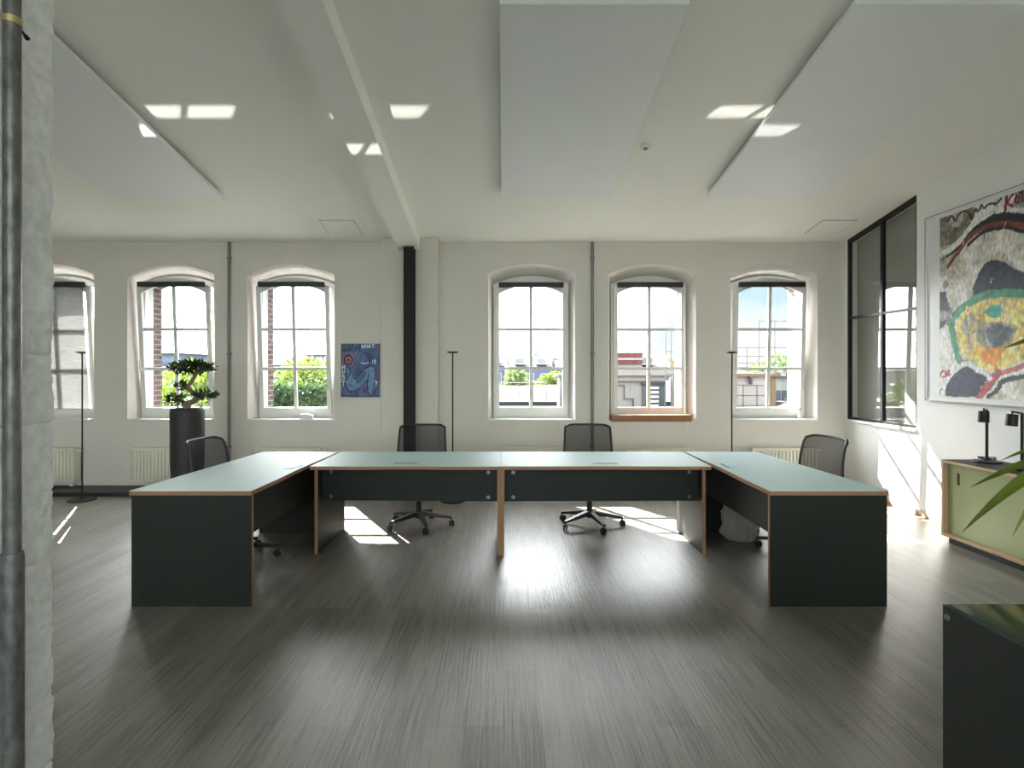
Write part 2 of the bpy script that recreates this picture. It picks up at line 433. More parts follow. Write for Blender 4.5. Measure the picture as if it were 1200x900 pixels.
b = MB(); b.b2(XL-.2, XL, YB-.3, YW+.3, -.05, 5.4)
tag(b.obj('wall_left', M['wallwhite'], smooth=0), 'white left wall', 'wall', kind='structure')
# rear wall: long row of tall windows behind the viewer
b = MB(); zt2 = ceil_z(YB)+.1
b.b2(XL, XR, YB-.25, YB, -.05, .9); b.b2(XL, XR, YB-.25, YB, 4.1, zt2)
xs = [XL+.4+i*(XR-XL-.8)/5 for i in range(6)]
for x in xs: b.b2(x-.22, x+.22, YB-.25, YB, .9, 4.1)
b.b2(XL, xs[0], YB-.25, YB, .9, 4.1); b.b2(xs[-1], XR, YB-.25, YB, .9, 4.1)
tag(b.obj('wall_rear', M['wallwhite'], smooth=0), 'white rear wall with tall windows', 'wall', kind='structure')

# beam, pilaster, column
b = MB(); xa, xb_ = -1.33, -1.06; ya, yb_ = YB, 7.34
v = []
for y in (ya, yb_):
    zb = ceil_z(y)-.165; v.append([(xa, y, zb), (xb_, y, zb), (xb_, y, zb+.2), (xa, y, zb+.2)])
for i in range(4):
    j = (i+1) % 4; b.quad(v[0][i], v[0][j], v[1][j], v[1][i])
b.quad(*v[0]); b.quad(*v[1])
tag(b.obj('trim_1_ceiling_beam', M['ceiling'], smooth=0), 'white ceiling beam running to the dark column', 'beam', kind='structure')
tag(MB().b2(-1.545, -.832, 7.35, YW+.01, 0, 3.24, .004).obj('trim_2_wall_pilaster', M['plaster'], smooth=0), 'shallow plastered pilaster behind the dark column', 'pilaster', kind='structure')
c = MB(); zc_ = ceil_z(7.26)-.165
c.b2(-1.237, -1.109, 7.17, 7.185, 0, zc_).b2(-1.237, -1.109, 7.30, 7.315, 0, zc_).b2(-1.183, -1.163, 7.18, 7.305, 0, zc_)
c.b2(-1.27, -1.076, 7.14, 7.345, 0, .015)
tag(c.obj('trim_3_steel_column', M['column'], smooth=0), 'slim dark steel column under the ceiling beam', 'column', kind='structure')
tag(MB().b2(XL, -1.6, 7.06, YW-.002, 0, .05, .004).obj('trim_4_floor_duct', M['cassette'], smooth=0), 'low black duct along the foot of the window wall', 'duct', kind='structure')
tag(MB().b2(XR-.016, XR, YB, 7.49, 0, .06, .003).obj('baseboard_right', M['plylight'], smooth=0), 'thin pale wooden baseboard of the right wall', 'baseboard', kind='structure')
tag(MB().b2(-.83, XR-.02, YW-.016, YW, 0, .06, .003).obj('baseboard_back', M['wallwhite'], smooth=0), 'white baseboard under the windows', 'baseboard', kind='structure')

# foreground masonry pier (white painted, ragged arris)
b = MB()
x0, x1, py0, py1, zh = -2.15, -1.63, 1.15, 2.107, 4.25
nz = 420; ny = 70
grid = []
def rag(z, k):
    return .012*noise.noise(Vector((z*3.1, k, 0)))+.007*noise.noise(Vector((z*14, k, 2)))
courses = .245
for i in range(nz+1):
    z = zh*i/nz; row = []
    for j in range(ny+1):
        y = py0+(py1-py0)*j/ny
        x = x1+.007*noise.noise(Vector((y*5, z*5, 0)))+.007*noise.noise(Vector((y*16, z*16, 3)))+.004*noise.noise(Vector((y*45, z*45, 6)))-.009*max(0, 1-abs(((z+.006*noise.noise(Vector((y*9, z*2, 8))))/courses) % 1-.5)/.035)
        if j == ny: y += min(0, rag(z, 1))-.002; x -= .004
        row.append(b.bm.verts.new((x, y, z)))
    row.append(b.bm.verts.new((x0, py1-.01, z)))
    grid.append(row)
for i in range(nz):
    for j in range(ny+1):
        b.bm.faces.new((grid[i][j], grid[i][j+1], grid[i+1][j+1], grid[i+1][j]))
b.quad((x0, py0, 0), (x1, py0, 0), (x1, py0, zh), (x0, py0, zh)); b.quad((x0, py0, 0), (x0, py1-.01, 0), (x0, py1-.01, zh), (x0, py0, zh))
tag(b.obj('wall_near_pier', M['brickwhite'], smooth=50), 'rough white painted brick pier at the left edge', 'pier', kind='structure')

# ------------------------------------------------------------------ windows
def arched_ring(b, lo, li, y0, y1, mi=0):
    n = len(lo)
    for i in range(n):
        j = (i+1) % n
        for y in (y0, y1):
            b.quad((lo[i][0], y, lo[i][1]), (lo[j][0], y, lo[j][1]), (li[j][0], y, li[j][1]), (li[i][0], y, li[i][1]), mi)
        for lp in (lo, li):
            b.quad((lp[i][0], y0, lp[i][1]), (lp[j][0], y0, lp[j][1]), (lp[j][0], y1, lp[j][1]), (lp[i][0], y1, lp[i][1]), mi)

def make_window(n, cx, tilt, blind=False, sill='white'):
    root = empty('window_%d' % n, (cx, YF, .905), 0,
                 'arched white six-pane window number %d from the left' % n, 'window', kind='structure')
    z0 = .905
    b = MB()
    lo = outline(0, 1.0, 0, 2.68-z0, 2.79-z0); li = outline(0, .90, .05, 2.62-z0, 2.73-z0)
    arched_ring(b, lo, li, 0, .07); b.obj('frame', M['frame'], root, smooth=30)
    # sash turns on its bottom edge
    so = outline(0, .945, 0, 2.59-z0, 2.70-z0); si = outline(0, .835, .095, 2.55-z0-.045, 2.66-z0-.045)
    b = MB(); arched_ring(b, so, si, -.035, .02)
    sash = b.obj('sash', M['frame'], root, (0, 0, .045), smooth=30)
    sash.rotation_euler = (radians(tilt), 0, 0)
    g = MB()
    zt_, zb = 2.66-z0-.08, .09
    g.bm.faces.new([g.bm.verts.new((x, -.006, z)) for x, z in outline(0, .85, .088, 2.55-z0-.04, 2.66-z0-.04)])
    g.obj('pane', M['glass'], sash, smooth=0)
    m = MB()
    m.b2(-.021, .021, -.026, .008, .09, 2.66-z0-.048)
    for k in (1, 2):
        zz = .095+k*(2.62-z0-.17)/3
        m.b2(-.42, .42, -.024, .006, zz-.019, zz+.019)
    m.obj('muntins', M['frame'], sash, smooth=0)
    h = MB(); hz = .60
    h.b2(-.46, -.43, -.047, -.033, hz-.035, hz+.035, .003).cyl((-.445, -.04, hz), (-.445, -.075, hz), .009)
    h.b2(-.455, -.435, -.085, -.07, hz, hz+.13, .004) if tilt > 1 else h.b2(-.455, -.435, -.085, -.07, hz-.11, hz+.02, .004)
    h.obj('handle', M['white'], sash)
    cz = 2.66-z0-.005-.045
    c = MB().b2(-.425, .425, -.10, -.038, cz-.03, cz+.035, .006)
    c.obj('blind_cassette', M['cassette'], sash)
    if blind:
        zlo = .075
        g = MB(); g.b2(-.44, .405, -.062, -.060, zlo, cz-.01)
        g.obj('blind_fabric', M['blind'], sash, smooth=0)
        MB().cyl((-.44, -.061, zlo), (.405, -.061, zlo), .013).obj('blind_bottom_rail', M['frame'], sash)
    if sill == 'terra':
        MB().b2(-.53, .50, -.235, -.10, -.03, .055, .006).obj('sill', M['terra'], root)
    else:
        MB().b2(-.57, .57, -.21, 0, -.022, .0, .004).obj('sill', M['frame'], root)
    MB().b2(-.465, .465, .08, .44, .0, .03).obj('outer_sill', M['zinc'], root, smooth=0)
    return root
tilts = [4.2, 4.2, 4.2, .3, .6, 2.6]
for i, x in enumerate(WX):
    make_window(i+1, x, tilts[i], blind=(i == 0), sill='terra' if i == 4 else 'white')

# glazed partition of the right wall
root = empty('window_7', (XR, GY0, GZ0), 0, 'black framed interior glazing of the right wall', 'window', kind='structure')
L_ = GY1-GY0
def zc_at(y): return ceil_z(GY0+y)-GZ0
b = MB()
b.b2(.0, .045, 0, L_, 0, .03); b.b2(.0, .045, L_-.03, L_, 0, zc_at(L_)-.01); b.b2(0, .045, .0, .012, 0, zc_at(0)-.01)
b.b2(0, .045, .56, .60, 0, zc_at(.6)-.01)
zr = 1.285
b.b2(0.005, .04, 0, L_, zr-.014, zr+.014)
for ya, yb in ((0, L_),):
    v0 = [(0, ya, zc_at(ya)-.05), (.045, ya, zc_at(ya)-.05), (.045, ya, zc_at(ya)), (0, ya, zc_at(ya))]
    v1 = [(0, yb, zc_at(yb)-.05), (.045, yb, zc_at(yb)-.05), (.045, yb, zc_at(yb)), (0, yb, zc_at(yb))]
    for i in range(4):
        j = (i+1) % 4; b.quad(v0[i], v0[j], v1[j], v1[i])
    b.quad(*v0); b.quad(*v1)
b.obj('frame', M['blackmetal'], root, smooth=0)
for ya, yb in ((.012, .56), (.60, L_-.03)):
    g = MB(); g.quad((.02, ya, .03), (.02, yb, .03), (.02, yb, zc_at(yb)-.04), (.02, ya, zc_at(ya)-.04)); g.obj('pane', M['mirrorglass'], root, smooth=0)
g = MB(); g.quad((.12, .012, 0), (.12, L_-.012, 0), (.12, L_-.012, zc_at(L_)-.03), (.12, .012, zc_at(0)-.03)); g.obj('grey_blind', M['greyblind'], root, smooth=0)
MB().b2(-.03, 0.0, -.01, L_+.02, -.03, .0, .004).obj('sill', M['wallwhite'], root)

# ------------------------------------------------------------------ desks
def panel(a, b_, t, z0, z1):
    a, b_ = Vector(a), Vector(b_); d = (b_-a).normalized(); n = Vector((-d.y, d.x))*t/2
    return [tuple(a-n), tuple(b_-n), tuple(b_+n), tuple(a+n)]

def make_desk(c, top, legs, modesty, flap, label, bolts_side=-1, topmat='desktop', edge='ply', tz=.755, mz=(.425, .705), group=None, notch=None):
    root = empty('desk', (c[0], c[1], 0), 0, label, 'desk', group)
    rel = lambda p: (p[0]-c[0], p[1]-c[1])
    poly = [rel(p) for p in top]
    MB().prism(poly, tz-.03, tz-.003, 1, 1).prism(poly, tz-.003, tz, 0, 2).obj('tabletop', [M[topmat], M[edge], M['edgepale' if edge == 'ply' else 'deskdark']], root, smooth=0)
    for a, b_ in legs:
        MB().prism(panel(rel(a), rel(b_), .028, 0, tz), 0, tz-.03, 1, 1, 0).obj('leg_panel', [M['laminate'], M[edge]], root, smooth=0)
    if modesty:
        a, b_ = rel(modesty[0]), rel(modesty[1])
        mo = MB().prism(panel(a, b_, .02, 0, 1), mz[0], mz[1], 0, 0).obj('modesty_panel', M['laminate'], root, smooth=0)
        d = (Vector(b_)-Vector(a)); ln = d.length; d.normalize(); n = Vector((-d.y, d.x))*bolts_side
        for s_ in (.075, ln-.075):
            for z in (mz[0]+.035, mz[1]-.035):
                p = Vector(a)+d*s_
                q = Vector((p.x+n.x*.01, p.y+n.y*.01, z)); r = Vector((p.x+n.x*.017, p.y+n.y*.017, z))
                MB().cyl(q, r, .017, .015, 16).obj('bolt', M['steel'], mo)
    if flap:
        (fx, fy), rz = rel(flap[0]), flap[1]
        bb = MB(); bb.box((0, 0, tz+.001), (.22, .075, .004), 0, .001)
        fl = bb.obj('cable_flap', M['desktop'] if topmat == 'desktop' else M['laminate'], root)
        fl.location = (fx, fy, 0); fl.rotation_euler = (0, 0, rz)
        s2 = MB().box((0, -.03, tz+.0035), (.19, .014, .002)); s2.obj('cable_slot', M['black'], fl)
    return root

def bowed(a, b_, depth, n=10, span=.62):
    a, b_ = Vector(a), Vector(b_); d = b_-a; nn = Vector((-d.y, d.x)).normalized()
    out = []
    for k in range(n+1):
        t = k/n; s = (t-.5)/span*2*.5
        off = depth*(.5+.5*cos(2*pi*s)) if abs(s) < .5 else 0
        out.append(tuple(a+d*t+nn*off))
    return out
FZ, BZ = 4.72, 5.56
# centre row
make_desk((-.79, 5.14), bowed((-1.575, FZ), (-.022, FZ), .018)+[(-.022, BZ), (-1.56, BZ)],
          [((-1.562, 4.84), (-1.548, 5.60)), ((-.038, 4.81), (-.038, 5.53))], ((-1.545, 4.97), (-.053, 4.93)), ((-.82, 4.885), 0),
          'left middle desk of the U, facing us between corner desk and centre seam', group='green-grey plywood desks')
make_desk((.83, 5.14), bowed((-.018, FZ), (1.690, FZ), .018)+[(1.72, BZ), (-.018, BZ)],
          [((-.008, 4.81), (-.008, 5.53)), ((1.672, 4.84), (1.678, 5.58))], ((.008, 4.93), (1.655, 4.95)), ((.86, 4.885), 0),
          'right middle desk of the U, sunlit floor patch under its right end', group='green-grey plywood desks')
# side desks
make_desk((-1.98, 4.65), [(-2.425, 3.757), (-1.632, 3.757)]+[p for p in bowed((-1.632, 3.757), (-1.580, BZ), .012)][1:]+[(-2.305, BZ)],
          [((-2.418, 3.785), (-1.636, 3.785)), ((-2.31, 5.50), (-1.59, 5.50))], ((-1.73, 3.80), (-1.67, 5.485)), ((-1.70, 4.70), radians(88)),
          'left arm desk of the U with dark end panel toward us', bolts_side=1, group='green-grey plywood desks')
make_desk((2.08, 4.65), [(1.727, 3.757), (2.497, 3.757), (2.425, BZ)]+bowed((1.74, BZ), (1.727, 3.757), .012)[:-1],
          [((1.731, 3.785), (2.493, 3.785)), ((1.745, 5.50), (2.42, 5.50))], ((1.835, 5.485), (1.825, 3.80)), ((1.835, 4.73), radians(-92)),
          'right arm desk of the U, bin bag underneath', bolts_side=1, group='green-grey plywood desks')
# near desk at the right edge
d5 = make_desk((1.95, 1.15), [(1.486, .30), (2.36, .30), (2.36, 1.936), (1.486, 1.936)],
               [((1.50, 1.918), (2.345, 1.918)), ((1.50, .32), (2.345, .32))], None, None,
               'dark desk with polished top at the near right corner', topmat='deskdark', edge='laminate', group='green-grey plywood desks')
sp = MB().b2(-.484, -.4645, -.85, .786, .0, .754).obj('side_panel', M['laminate'], d5, smooth=0)
for yy in (.765, -.80):
    MB().cyl((-.484, yy, .72), (-.489, yy, .72), .011, .010, 16).obj('bolt', M['steel'], sp)

# ------------------------------------------------------------------ office chairs
def make_chair():
    root = empty('office_chair')
    b = MB(); b.box((0, .03, .445), (.48, .46, .055), 0, .025); b.box((0, .03, .41), (.42, .40, .02), 0, .008, 1)
    b.obj('seat', [M['fabricblack'], M['black']], root, smooth=60)
    m = MB(); m.box((0, -.02, .355), (.18, .24, .07), 0, .015); m.cyl((-.24, .02, .37), (.24, .02, .37), .008); m.box((.25, .02, .37), (.045, .02, .012), 0, .004); m.box((-.25, .02, .37), (.045, .02, .012), 0, .004)
    m.obj('tilt_mechanism', M['black'], root)
    MB().cyl((0, 0, .08), (0, 0, .24), .026).cyl((0, 0, .23), (0, 0, .33), .015).obj('gas_lift', M['blackmetal'], root)
    base = MB().lathe([(.0, .09), (.045, .09), (.05, .12), (.04, .145), (.03, .16), (.0, .16)], seg=20).obj('base_hub', M['black'], root)
    for k in range(5):
        a = radians(183+72*k); d = Vector((cos(a), sin(a), 0)); n = Vector((-d.y, d.x, 0))
        lb = MB()
        s0 = [d*.03+n*.026, d*.03-n*.026]; s1 = [d*.32+n*.016, d*.32-n*.016]
        def q(p, z): return (p.x, p.y, z)
        v = [q(s0[0], .15), q(s0[1], .15), q(s1[1], .092), q(s1[0], .092), q(s0[0], .105), q(s0[1], .105), q(s1[1], .072), q(s1[0], .072)]
        vs = [lb.bm.verts.new(p) for p in v]
        for ff in ((0, 1, 2, 3), (7, 6, 5, 4), (0, 4, 5, 1), (1, 5, 6, 2), (2, 6, 7, 3), (3, 7, 4, 0)): lb.bm.faces.new([vs[i] for i in ff])
        lb.obj('base_leg', M['black'], root)
        cst = MB(); pc = d*.32; ph = radians(50*k+20); w = Vector((cos(ph), sin(ph), 0)); wn = Vector((-w.y, w.x, 0))
        c0 = pc+wn*.012
        cst.cyl((pc.x, pc.y, .04), (pc.x, pc.y, .085), .007)
        for sg in (-1, 1):
            p = c0+w*sg*.018; e = c0+w*sg*.007
            cst.cyl((p.x, p.y, .029), (e.x, e.y, .029), .029, seg=18)
        cst.box((c0.x, c0.y, .045), (.02, .046, .03), ph, .006)
        cst.obj('caster', M['black'], root)
    # backrest: tapered, rounded top, lip rolling backwards
    def bp(u, t):   # u -1..1, t 0..1
        z = .53+.44*t
        w = .252-.022*t
        y = -.235-.035*t-.03*sin(pi*t)*-1 - .035*max(0, (t-.88)/.12)**2
        y += .03*(u*u-1)*-1*-1
        return Vector((w*u, y, z))
    nu, nt_ = 12, 12
    bf = MB(); path = []
    for k in range(nt_+1): path.append(bp(-1, k/nt_*.95))
    for k in range(1, nu): 
        u = -1+2*k/nu; path.append(bp(u*.985, 1-.03*abs(u)**8))
    for k in range(nt_+1): path.append(bp(1, .95-k/nt_*.95))
    for k in range(1, nu): path.append(bp(1-2*k/nu, 0))
    bf.tube(path, .0115, 8, closed=True)
    fr = bf.obj('backrest_frame', M['black'], root, smooth=60)
    bm_ = MB(); g = [[bm_.bm.verts.new(bp(-.97+1.94*i/nu, .01+.97*j/nt_)) for i in range(nu+1)] for j in range(nt_+1)]
    for j in range(nt_):
        for i in range(nu): bm_.bm.faces.new((g[j][i], g[j][i+1], g[j+1][i+1], g[j+1][i]))
    bm_.obj('backrest_mesh', M['net'], fr, smooth=60)
    sp_ = MB(); sp_.tube([(0, -.06, .34), (0, -.20, .36), (0, -.265, .42), (0, -.262, .54)], .02, 8); sp_.box((0, -.255, .535), (.42, .018, .035), 0, .006)
    sp_.obj('back_support', M['black'], root, smooth=50)
    return root
chair = make_chair()
spots = [((-.835, 5.72, 0), 180, 'black mesh office chair in front of the dark steel column'),
         ((.852, 5.74, 0), 176, 'black mesh office chair in front of the conduit between two windows'),
         ((-2.17, 4.72, 0), -97, 'black mesh office chair tucked at the left arm desk beside the bonsai planter'),
         ((2.45, 4.84, 0), 102, 'black mesh office chair tucked at the right arm desk near the glazing')]
for i, (p, a, lab) in enumerate(spots):
    o = chair if i == 0 else copy_tree(chair)
    o.location = p; o.rotation_euler = (0, 0, radians(a)); tag(o, lab, 'office chair', 'mesh office chairs around the desks')

# ------------------------------------------------------------------ floor lamps
def make_floor_lamp():
    r = empty('floor_lamp')
    MB().lathe([(0, 0), (.145, 0), (.15, .006), (.148, .014), (.02, .02), (.012, .03), (0, .03)], seg=36).obj('base', M['blackmetal'], r)
    MB().cyl((0, 0, .02), (0, 0, 1.735), .0085, seg=12).obj('pole', M['blackmetal'], r)
    MB().lathe([(0, 1.73), (.015, 1.732), (.062, 1.742), (.066, 1.75), (.062, 1.756), (0, 1.756)], seg=28).obj('uplight_head', M['blackmetal'], r)
    return r
lamp = make_floor_lamp()
for i, (x, y, lab) in enumerate([(-4.98, 6.86, 'slim black uplighter lamp in front of the window with the lowered blind'),
                                 (-.597, 6.82, 'slim black uplighter lamp between the dark column and the first window right of it'),
                                 (2.70, 6.86, 'slim black uplighter lamp beside the window nearest the glazing')]):
    o = lamp if i == 0 else copy_tree(lamp)
    o.location = (x, y, 0); tag(o, lab, 'floor lamp', 'slim black uplighters')

# ------------------------------------------------------------------ radiators
def make_radiator(w=.82):
    r = empty('radiator')
    z0, z1 = .12, .535
    b = MB(); n = int(w/.045)
    b.b2(-w/2, w/2, -.055, -.05, z0, z1)
    for k in range(n):
        x = -w/2+.0225+k*w/n+.0
        b.box((x, -.06, (z0+z1)/2), (.024, .02, z1-z0-.04), 0, .008)
    b.b2(-w/2, w/2, .03, .035, z0, z1)
    b.obj('front_plate', M['radiator'], r, smooth=40)
    MB().b2(-w/2, w/2, -.066, .04, z1, z1+.012, .003).obj('top_grille', M['radiator'], r)
    for s in (-1, 1): MB().b2(s*w/2-.004, s*w/2+.004, -.066, .04, z0+.01, z1+.005, .002).obj('side_cover', M['radiator'], r)
    v = MB().cyl((w/2-.06, 0, 0.0), (w/2-.06, 0, z0), .009).cyl((w/2-.06, -.03, .07), (w/2-.06, .03, .07), .016).cyl((w/2-.1, 0, 0.0), (w/2-.1, 0, z0), .009)
    v.obj('valve', M['white'], r)
    h = MB().cyl((w/2+.004, -.02, z1-.03), (w/2+.06, -.02, z1-.03), .017); h.obj('thermostat_knob', M['white'], r)
    for xx in (-.3, .27): MB().b2(xx, xx+.03, .04, .065, z0+.1, z1-.05).obj('wall_bracket', M['radiator'], r)
    return r
rad = make_radiator()
names = ['with the lowered blind', 'behind the bonsai planter', 'left of the small blue painting', 'right of the dark column', 'with the terracotta sill', 'nearest the glazing']
for i, x in enumerate([-5.86, -4.33, -2.74, .40, 1.97, 3.58]):
    o = rad if i == 0 else copy_tree(rad)
    o.location = (x, YW-.066, 0); tag(o, 'cream panel radiator under the window '+names[i], 'radiator', 'radiators under the windows')

# ------------------------------------------------------------------ conduits, near pipe
for i, (x, lab) in enumerate([(-3.54, 'grey vertical conduit right of the bonsai window'), (1.147, 'grey vertical conduit behind the right middle chair')]):
    r = empty('conduit', (x, YW-.022, 0), 0, lab, 'conduit', 'grey wall conduits')
    MB().cyl((0, 0, 0.0), (0, 0, 3.19), .018, seg=14).obj('tube', M['galv'], r)
    for z in (.55, 1.75, 2.98):
        MB().lathe([(.0185, -.014), (.024, -.014), (.024, .014), (.0185, .014)], (0, 0, z), 16).box((0, .012, z), (.06, .012, .02), 0, .002).obj('clamp', M['galv'], r)
r = empty('heating_pipe', (-1.578, 1.863, 0), 0, 'dark worn metal pipe on the white pier at the left edge', 'pipe')
MB().cyl((0, 0, 0), (0, 0, 4.1), .0247, seg=28).obj('tube', M['pipe'], r)
MB().lathe([(.0245, .0), (.0315, .0), (.0325, .012), (.0325, .93), (.0305, .95), (.0245, .95)], seg=28).obj('lower_sleeve', M['pipe'], r)
cl = MB().lathe([(.0245, -.011), (.0272, -.011), (.0272, .011), (.0245, .011)], (0, 0, 2.655), 28)
cl.obj('clamp', M['brass'], r)
sc_ = MB().cyl((.008, .024, 2.643), (.008, .045, 2.632), .004).cyl((.008, .043, 2.633), (.008, .053, 2.628), .0075, seg=10); sc_.cyl((-.0, .024, 2.643), (-.048, .05, 2.63), .004)
sc_.obj('clamp_screw', M['blackmetal'], r)

# ------------------------------------------------------------------ ceiling panels etc.
slope = -math.atan(SL)
def ceiling_panel(x0, x1, ya, yb, lab):
    yc = (ya+yb)/2; L = (yb-ya)/cos(slope)
    r = empty('ceiling_panel', ((x0+x1)/2, yc, ceil_z(yc)), 0, lab, 'ceiling panel', 'white ceiling panels')
    r.rotation_euler = (slope, 0, 0); w = x1-x0
    MB().b2(-w/2, w/2, -L/2, L/2, -.080, -.045, .003).obj('plate', M['panelwhite'], r, smooth=0)
    for sx in (-1, 1):
        MB().b2(sx*(w/2-.18)-.02, sx*(w/2-.18)+.02, -L/2+.1, L/2-.1, -.046, -.001).obj('mounting_rail', M['galv'], r, smooth=0)
ceiling_panel(-.023, 1.130, 3.535, 6.10, 'white ceiling panel nearest the beam, straight above the centre desks')
ceiling_panel(2.135, 3.29, 3.535, 6.10, 'white ceiling panel nearest the right wall')
ceiling_panel(-4.10, -2.95, 3.535, 6.13, 'white ceiling panel left of the beam')
for x, lab in ((-1.965, 'flush ceiling hatch left of the beam'), (3.95, 'flush ceiling hatch near the glazing')):
    y = 7.02
    r = empty('ceiling_hatch', (x, y, ceil_z(y)), 0, lab, 'ceiling hatch', 'flush ceiling hatches'); r.rotation_euler = (slope, 0, 0)
    MB().b2(-.20, .20, -.2, .2, -.006, .01, .002).obj('cover', M['ceiling'], r, smooth=0)
    e = MB()
    for a in ((-.205, -.2, -.205, .205), (.2, .205, -.205, .205), (-.205, .205, -.205, -.2), (-.205, .205, .2, .205)): e.b2(*a, -.004, .01)
    e.obj('rim', M['galv'], r, smooth=0)
y = 5.22
r = empty('smoke_detector', (1.275, y, ceil_z(y)), 0, 'small round smoke detector between the two ceiling panels', 'smoke detector'); r.rotation_euler = (slope, 0, 0)
MB().lathe([(0, 0.002), (.05, 0.002), (.05, -.018), (.044, -.03), (0, -.034)], seg=24).obj('housing', M['white'], r)
MB().lathe([(0, -.03), (.02, -.031), (.018, -.042), (0, -.043)], seg=16).obj('sensor', M['galv'], r)

# ------------------------------------------------------------------ bonsai planter
r = empty('bonsai_planter', (-3.53, 6.48, 0), 0, 'tall anthracite planter with a small bonsai tree by the window', 'potted plant')
MB().lathe([(0, 0), (.145, 0), (.152, .02), (.172, .55), (.176, 1.12), (.172, 1.175), (.158, 1.195), (.144, 1.187), (.14, 1.14), (0, 1.14)], seg=40).obj('pot', M['anthracite'], r, smooth=50)
MB().lathe([(0, 1.13), (.138, 1.13), (.125, 1.16), (0, 1.17)], seg=24).obj('soil', M['soil'], r)
tp = [(0.0, 0, 1.14), (0.003, 0, 1.20), (.02, .01, 1.235), (.09, .01, 1.262), (.135, 0, 1.292), (.06, -.01, 1.335), (.0, 0, 1.385), (.035, .01, 1.43), (.085, .01, 1.49), (.10, 0, 1.55)]
tr = MB().tube(tp, [.045, .036, .032, .03, .028, .026, .024, .021, .018, .012], 10)
tr.tube([(.01, 0, 1.22), (-.07, 0, 1.25), (-.13, .01, 1.275)], [.022, .016, .008], 8)
tr.tube([(.0, 0, 1.385), (-.03, 0, 1.392), (-.055, 0, 1.40)], [.016, .012, .006], 8)
tr.tube([(.12, 0, 1.28), (.18, .01, 1.305), (.26, 0, 1.315)], [.02, .014, .007], 8)
tr.tube([(.085, .01, 1.50), (0, .01, 1.545), (-.1, 0, 1.555)], [.013, .01, .006], 8)
tr.tube([(.085, .01, 1.50), (.17, .0, 1.545), (.22, 0, 1.56)], [.013, .01, .006], 8)
tr.obj('trunk', M['bark'], r, smooth=60)
def leaf_pad(c, rx, ry, rz, n, ln, w, droop=0):
    b = MB(); rnd = random.Random(int(c[0]*1000+c[2]*77))
    for _ in range(n):
        while True:
            p = Vector((rnd.uniform(-1, 1), rnd.uniform(-1, 1), rnd.uniform(-1, 1)))
            if .25 < p.length <= 1: break
        q = Vector((c[0]+p.x*rx, c[1]+p.y*ry, c[2]+p.z*rz-droop*p.x*p.x))
        d = Vector((p.x*.8, p.y*.8, p.z*.3+.2))+Vector((rnd.gauss(0, .5), rnd.gauss(0, .5), rnd.gauss(0, .4)))
        b.leaf(q, d, (rnd.gauss(0, .4), rnd.gauss(0, .4), 1), ln*rnd.uniform(.7, 1.3), w*rnd.uniform(.7, 1.2))
    return b
for c, rx, ry, rz, n in [((.05, 0, 1.575), .25, .17, .055, 950), ((-.12, 0, 1.265), .10, .09, .05, 230), ((.19, 0, 1.315), .14, .10, .027, 260), ((-.065, 0, 1.40), .055, .05, .032, 100)]:
    leaf_pad(c, rx, ry, rz, n, .05, .026, .02).obj('foliage_pad', M['bonsai'], r, smooth='leaf')

for ch in kids(r):
    if ch.name.startswith('pot'): ch.scale = (1, 1, .935)
    elif ch.name.startswith('soil'): ch.location = (0, 0, -.077)
    else: ch.scale = (1, 1, 1.17); ch.location = (0, 0, -.271)

# ------------------------------------------------------------------ paintings
def inpoly(px, pz, poly):
    inside = np.zeros(px.shape, bool); n = len(poly); j = n-1
    for i in range(n):
        xi, yi = poly[i]; xj, yj = poly[j]
        c = ((yi > pz) != (yj > pz)) & (px < (xj-xi)*(pz-yi)/((yj-yi) or 1e-9)+xi)
        inside ^= c; j = i
    return inside
def linedist(px, pz, pts):
    d = np.full(px.shape, 9.)
    for (xa, ya), (xb, yb) in zip(pts, pts[1:]):
        dx, dy = xb-xa, yb-ya; L2 = dx*dx+dy*dy or 1e-9
        t = np.clip(((px-xa)*dx+(pz-ya)*dy)/L2, 0, 1)
        d = np.minimum(d, np.hypot(px-xa-t*dx, pz-ya-t*dy))
    return d
def smoothpts(pts, closed=False, n=6):
    out = []; N = len(pts)
    rng = range(N if closed else N-1)
    for i in rng:
        g = (lambda k: pts[k % N]) if closed else (lambda k: pts[max(0, min(N-1, k))])
        p0, p1, p2, p3 = g(i-1), g(i), g(i+1), g(i+2)
        for k in range(n):
            t = k/n
            out.append(tuple(.5*(2*p1[a]+(-p0[a]+p2[a])*t+(2*p0[a]-5*p1[a]+4*p2[a]-p3[a])*t*t+(-p0[a]+3*p1[a]-3*p2[a]+p3[a])*t**3) for a in (0, 1)))
    if not closed: out.append(pts[-1])
    return out
